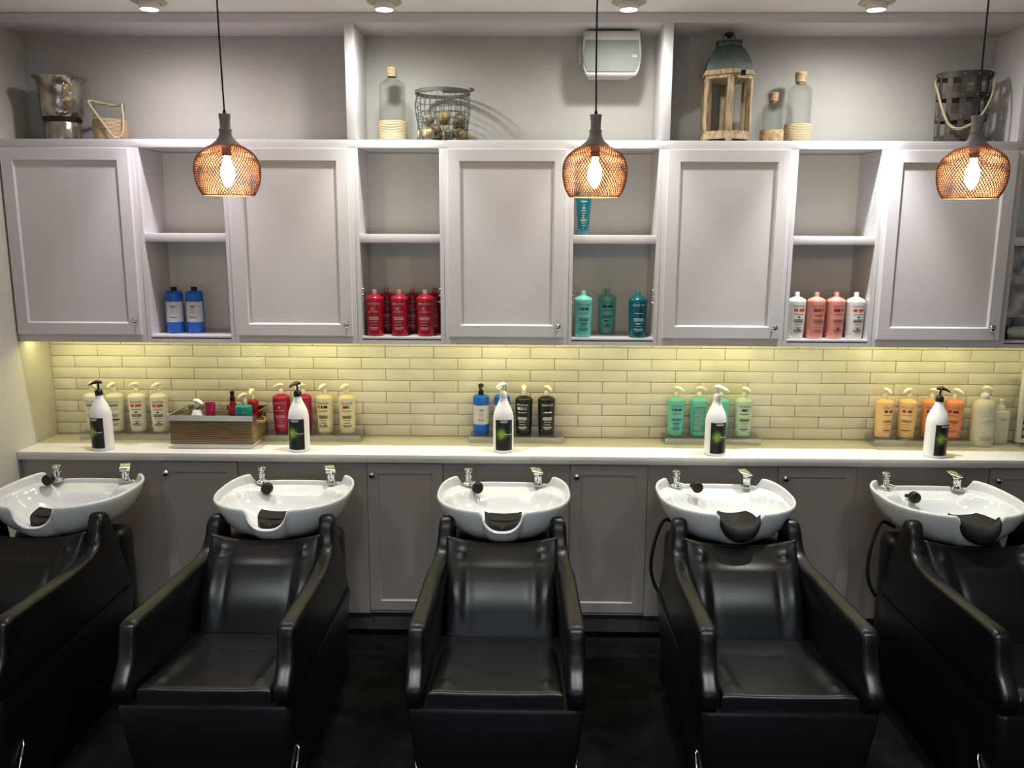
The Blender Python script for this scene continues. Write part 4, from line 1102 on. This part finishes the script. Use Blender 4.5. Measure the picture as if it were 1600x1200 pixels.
for k in range(48):
    for q in range(4): b.faces.new((R[k][q], R[(k + 1) % 48][q], R[(k + 1) % 48][(q + 1) % 4], R[k][(q + 1) % 4]))
obj('rim', b, 'wire', t)
b = new(); hp = [(.124 * math.cos(a) * 1.04 + .010, .112 * math.sin(a) * 1.04, .231 + .012 * math.sin(a * .5)) for a in [-.45 + 2.2 * i / 20 for i in range(21)]]
add_tube(b, hp, .005, 8); obj('handle', b, 'wire', t)
balls = [(-.055, -.045, .091, .027, (.42, .36, .26), 'beige ball at the top of the heap on the bottle side'), (.010, -.048, .098, .031, (.44, .32, .10), 'golden ball on top of the heap in the wire basket'),
 (.072, -.030, .095, .031, (.34, .28, .18), 'large tan ball on top of the heap, next to the golden one'), (.062, .052, .088, .032, (.26, .18, .08), 'dark brown ball high at the back of the wire basket'),
 (-.082, -.022, .034, .026, (.58, .50, .33), 'pale cream ball against the wire on the bottle side'), (-.052, -.066, .030, .026, (.60, .48, .27), 'rough cream ball at the bottom front of the wire basket'),
 (-.024, -.038, .050, .024, (.32, .20, .10), 'reddish brown ball below the golden one'), (.024, -.074, .029, .026, (.34, .31, .20), 'olive grey ball at the bottom front of the wire basket'),
 (.070, -.050, .030, .027, (.30, .22, .12), 'brown ball at the bottom under the large tan one'), (.088, .010, .032, .026, (.50, .40, .24), 'light tan ball at the bottom against the far wire'),
 (.020, .010, .032, .028, (.12, .08, .045), 'very dark ball deep in the middle of the wire basket'), (-.030, .055, .040, .031, (.36, .29, .18), 'tan ball half hidden at the back of the wire basket')]
for i, (x, y, z, r, c, l) in enumerate(balls):
    b = new(); bmesh.ops.create_icosphere(b, subdivisions=3, radius=r * .97)
    for v in b.verts: v.co *= 1 + random.uniform(-.04, .04)
    m_ = noise_col(mat('dried_ball_%02d' % i, c, .9), tuple(k * .35 for k in c), tuple(min(1, k * .9) for k in c), 45, bump=.6, bscale=90, dist=.004)
    tag(obj('decorative_ball', b, m_, None, (BXc + x * 1.12, BYc + y * 1.12, ZD + z), ang=180), l, 'decorative ball', 'dried balls in the wire basket')
# lantern
t = thing('lantern', 'hexagonal wooden lantern with a dark domed metal roof', 'lantern', (.902, 3.955, ZD), math.radians(-4))
t.scale = (.96, .96, .975)
def hexa(r, k, off=0): a = PI / 3 * k + PI / 6 + off; return (r * math.cos(a), r * math.sin(a))
def prism(b, r0, z0, r1, z1, n=6, off=0):
    A = [b.verts.new((r0 * math.cos(2 * PI * k / n + PI / 6 + off), r0 * math.sin(2 * PI * k / n + PI / 6 + off), z0)) for k in range(n)]
    B = [b.verts.new((r1 * math.cos(2 * PI * k / n + PI / 6 + off), r1 * math.sin(2 * PI * k / n + PI / 6 + off), z1)) for k in range(n)]
    for k in range(n): b.faces.new((A[k], A[(k + 1) % n], B[(k + 1) % n], B[k]))
    b.faces.new(A[::-1]); b.faces.new(B)
OFF = 0
b = new(); prism(b, .128, .012, .128, .034, 6, OFF); prism(b, .121, .0345, .121, .048, 6, OFF)
for k in range(6):
    a = 2 * PI * k / 6 + PI / 6; add_box(b, .112 * math.cos(a) - .014, .112 * math.cos(a) + .014, .112 * math.sin(a) - .014, .112 * math.sin(a) + .014, 0, .0118, .002)
obj('base', b, 'oldwood', t, smooth=False)
for k in range(6):
    b = new(); a = 2 * PI * k / 6 + PI / 6
    add_box(b, -.013, .013, -.013, .013, .0485, .2765, .002); bmesh.ops.rotate(b, verts=b.verts, cent=(0, 0, 0), matrix=Matrix.Rotation(a, 3, 'Z')); bmesh.ops.translate(b, verts=b.verts, vec=(.1085 * math.cos(a), .1085 * math.sin(a), 0))
    obj('post', b, 'oldwood', t)
b = new(); prism(b, .122, .277, .122, .293, 6, OFF); prism(b, .131, .2935, .131, .304, 6, OFF); prism(b, .128, .3045, .128, .314, 6, OFF); obj('top_frame', b, 'oldwood', t, smooth=False)
for k in range(6):
    a = 2 * PI * (k + .5) / 6 + PI / 6; b = new(); add_box(b, -.0015, .0015, -.040, .040, .049, .276); bmesh.ops.rotate(b, verts=b.verts, cent=(0, 0, 0), matrix=Matrix.Rotation(a, 3, 'Z')); bmesh.ops.translate(b, verts=b.verts, vec=(.092 * math.cos(a), .092 * math.sin(a), 0))
    obj('pane', b, 'glass', t, smooth=False)
b = new(); pr = spline([Vector((.122, 0, .3145)), Vector((.116, 0, .345)), Vector((.103, 0, .375)), Vector((.083, 0, .405)), Vector((.060, 0, .426))], 4)
for p0, p1 in zip(pr, pr[1:]): 
    A = [b.verts.new((p0.x * math.cos(2 * PI * k / 6 + PI / 6), p0.x * math.sin(2 * PI * k / 6 + PI / 6), p0.z)) for k in range(6)]; B = [b.verts.new((p1.x * math.cos(2 * PI * k / 6 + PI / 6), p1.x * math.sin(2 * PI * k / 6 + PI / 6), p1.z)) for k in range(6)]
    for k in range(6): b.faces.new((A[k], A[(k + 1) % 6], B[(k + 1) % 6], B[k]))
bmesh.ops.remove_doubles(b, verts=b.verts, dist=1e-5)
prism(b, .064, .4262, .064, .436, 6, OFF); prism(b, .058, .4362, .058, .444, 6, OFF); prism(b, .066, .4442, .066, .452, 6, OFF); obj('roof', b, 'zinc', t, ang=35)
b = new(); add_lathe(b, [(0, .4522), (.022, .4522), (.012, .461), (.009, .468), (.018, .476), (.022, .484), (.018, .489), (.0, .4895)], 20)
obj('finial', b, 'darkband', t)
b = new(); add_tube(b, [(.026 * math.cos(a), .002, .466 + .0205 * math.sin(a)) for a in [2 * PI * k / 28 for k in range(28)]], .0028, 8, closed=True); obj('ring', b, 'darkband', t)
b = new(); add_box(b, .040, .062, -.131, -.116, .282, .306, .003); obj('latch', b, 'blackplastic', t)
# speaker
t = thing('wall_speaker', 'white wall speaker with a grey grille in the middle niche', 'speaker', (.376, 3.98, 2.625))
b = new()
def spk(b, ex, ey0, ey1, z0, z1):
    pf = [(.112, z0), (.126, z0 + .03), (.131, (z0 + z1) / 2), (.128, z1 - .04), (.124, z1)]
    A = []
    for hx, z in pf: A.append([b.verts.new((x, y, z)) for x, y in ((-hx + ex, ey0), (hx - ex, ey0), (hx - ex - .02, ey1), (-hx + ex + .02, ey1))])
    for a, c in zip(A, A[1:]):
        for i in range(4): b.faces.new((a[i], a[(i + 1) % 4], c[(i + 1) % 4], c[i]))
    b.faces.new(A[0][::-1]); b.faces.new(A[-1])
spk(b, 0, -.055, .06, .0, .189); bmesh.ops.bevel(b, geom=list(b.edges), offset=.004, segments=2, affect='EDGES'); obj('cabinet', b, 'spk_white', t)
b = new(); spk(b, .006, -.060, -.0552, .016, .150); obj('grille', b, 'spk_grille', t)
b = new(); add_box(b, .092, .112, -.0615, -.0603, .078, .082, .0005); add_box(b, .092, .112, -.0615, -.0603, .084, .087, .0005); obj('badge', b, 'spk_white', t)
b = new(); add_box(b, -.141, -.132, -.01, .03, .06, .14, .002); add_box(b, .132, .141, -.01, .03, .06, .14, .002); add_box(b, -.141, .141, .0605, .070, .085, .115, .002); add_box(b, -.141, -.132, .03, .065, .085, .115); add_box(b, .132, .141, .03, .065, .085, .115); add_box(b, -.02, .02, .07, .111, .08, .12); obj('bracket', b, 'spk_white', t)
# strap basket
SXc = 1.962
t = thing('strap_basket', 'dark riveted metal strap basket with a rope handle at the far end of the ledge', 'basket', (SXc, 3.955, ZD), -.12)
t.scale = (.85, .85, .98)
def rad(z): return .120 + .014 * (z / .31)
def strap_ring(z0, z1, d=0):
    b_ = b; n = 48; R = []
    for k in range(n):
        a = 2 * PI * k / n; c, s = math.cos(a), math.sin(a)
        R.append([b_.verts.new((r * c, r * s * .78, z)) for r, z in ((rad(z0) + d, z0), (rad(z1) + d, z1), (rad(z1) + d - .0025, z1), (rad(z0) + d - .0025, z0))])
    for k in range(n):
        for q in range(4): b_.faces.new((R[k][q], R[(k + 1) % n][q], R[(k + 1) % n][(q + 1) % 4], R[k][(q + 1) % 4]))
for z0, z1 in ((.005, .035), (.098, .124), (.195, .221), (.285, .312)):
    b = new(); strap_ring(z0, z1, .003); obj('hoop', b, 'strap', t)
nS = 12
for k in range(nS):
    b = new(); a = 2 * PI * (k + .5) / nS; rows = []
    for i in range(14):
        z = .004 + .306 * i / 13; w = .015 / rad(z)
        rows.append([b.verts.new((r * math.cos(a + s * w), r * math.sin(a + s * w) * .78, z)) for r, s in ((rad(z), -1), (rad(z), 0), (rad(z), 1), (rad(z) - .0025, 1), (rad(z) - .0025, 0), (rad(z) - .0025, -1))])
    for p, c in zip(rows, rows[1:]):
        for q in range(6): b.faces.new((p[q], p[(q + 1) % 6], c[(q + 1) % 6], c[q]))
    b.faces.new(rows[0][::-1]); b.faces.new(rows[-1]); obj('strap', b, 'strap', t)
b = new()
for k in range(nS):
    a = 2 * PI * (k + .5) / nS
    for z in (.020, .111, .208, .298):
        r = rad(z) + .005; bmesh.ops.create_icosphere(b, subdivisions=1, radius=.0036, matrix=Matrix.Translation((r * math.cos(a), r * math.sin(a) * .78, z)))
obj('rivets', b, 'stud', t)
b = new(); add_lathe(b, [(0, .003), (.114, .003), (.114, .0045), (0, .0045)], 40, 1, .77); obj('bottom', b, 'strap', t)
b = new(); add_tube(b, spline([(.124, -.02, .325), (.130, -.045, .30), (.122, -.078, .255), (.100, -.105, .185), (.055, -.128, .115), (.0, -.140, .072), (-.055, -.135, .055), (-.100, -.120, .080), (-.130, -.095, .150), (-.145, -.055, .225), (-.150, -.02, .268), (-.140, .0, .285)], 7), .0062, 10); obj('rope_handle', b, 'rope_pale', t)

# ------------------------------------------------------------------ lights
def area(name, loc, rot, sx, sy, e, c):
    L = bpy.data.lights.new(name, 'AREA'); L.shape = 'RECTANGLE'; L.size = sx; L.size_y = sy; L.energy = e; L.color = c
    o = bpy.data.objects.new(name, L); COL.objects.link(o); o.location = loc; o.rotation_euler = rot; return o
# warm LED strip tucked under the wall cabinets
area('under_cabinet_strip', ((XL + 2.75) / 2, 3.905, 1.436), (math.radians(12), 0, 0), 5.08, .014, 10.8, (1.0, .915, .40))
# the salon's other ceiling lamps, over the aisle in front of the chairs
for x in (-1.55, -.55, .45, 1.45):
    L = bpy.data.lights.new('aisle_lamp', 'SPOT'); L.energy = 235; L.color = (.93, 1.0, 1.0); L.spot_size = math.radians(124); L.spot_blend = 1.0; L.shadow_soft_size = .12
    lo = bpy.data.objects.new('aisle_lamp', L); COL.objects.link(lo); lo.location = (x, .85, ZC - .04)
# daylight through the shop window behind the camera
area('window_daylight', ((WX0 + WX1) / 2, YFRONT - .02, (WZ0 + WZ1) / 2), (math.radians(90), 0, 0), WX1 - WX0, WZ1 - WZ0, 36, (.80, .87, 1.0))
w = bpy.data.worlds.new('World'); SC.world = w; w.use_nodes = True
bg = w.node_tree.nodes['Background']; bg.inputs[0].default_value = (.55, .68, .9, 1); bg.inputs[1].default_value = .2

# ------------------------------------------------------------------ camera
PITCH, YAW, ROLL, HC = map(float, (10.4259, .9051, .2584, 1.9389))
a, y_, r_ = math.radians(PITCH), math.radians(YAW), math.radians(ROLL)
F = Vector((-math.sin(y_) * math.cos(a), math.cos(y_) * math.cos(a), -math.sin(a)))
R0 = Vector((math.cos(y_), math.sin(y_), 0)); U0 = R0.cross(F)
RR = R0 * math.cos(r_) + U0 * math.sin(r_); UU = U0 * math.cos(r_) - R0 * math.sin(r_)
cam = bpy.data.cameras.new('camera'); co = bpy.data.objects.new('camera', cam); COL.objects.link(co)
mw = Matrix((RR, UU, -F)).transposed().to_4x4(); mw.translation = (0, 0, HC); co.matrix_world = mw
cam.sensor_fit = 'HORIZONTAL'; cam.sensor_width = 36; cam.lens = 1301.1 / 1600 * 36; cam.clip_start = .02
SC.camera = co

SC.view_settings.view_transform = 'Standard'; SC.view_settings.look = 'None'; SC.view_settings.gamma = 1; SC.view_settings.exposure = 0
SC.view_settings.use_curve_mapping = False
SC.cycles.use_denoising = True
SC.cycles.max_bounces = 8; SC.cycles.transmission_bounces = 8; SC.cycles.sample_clamp_indirect = 4
SC.cycles.caustics_reflective = False; SC.cycles.caustics_refractive = False
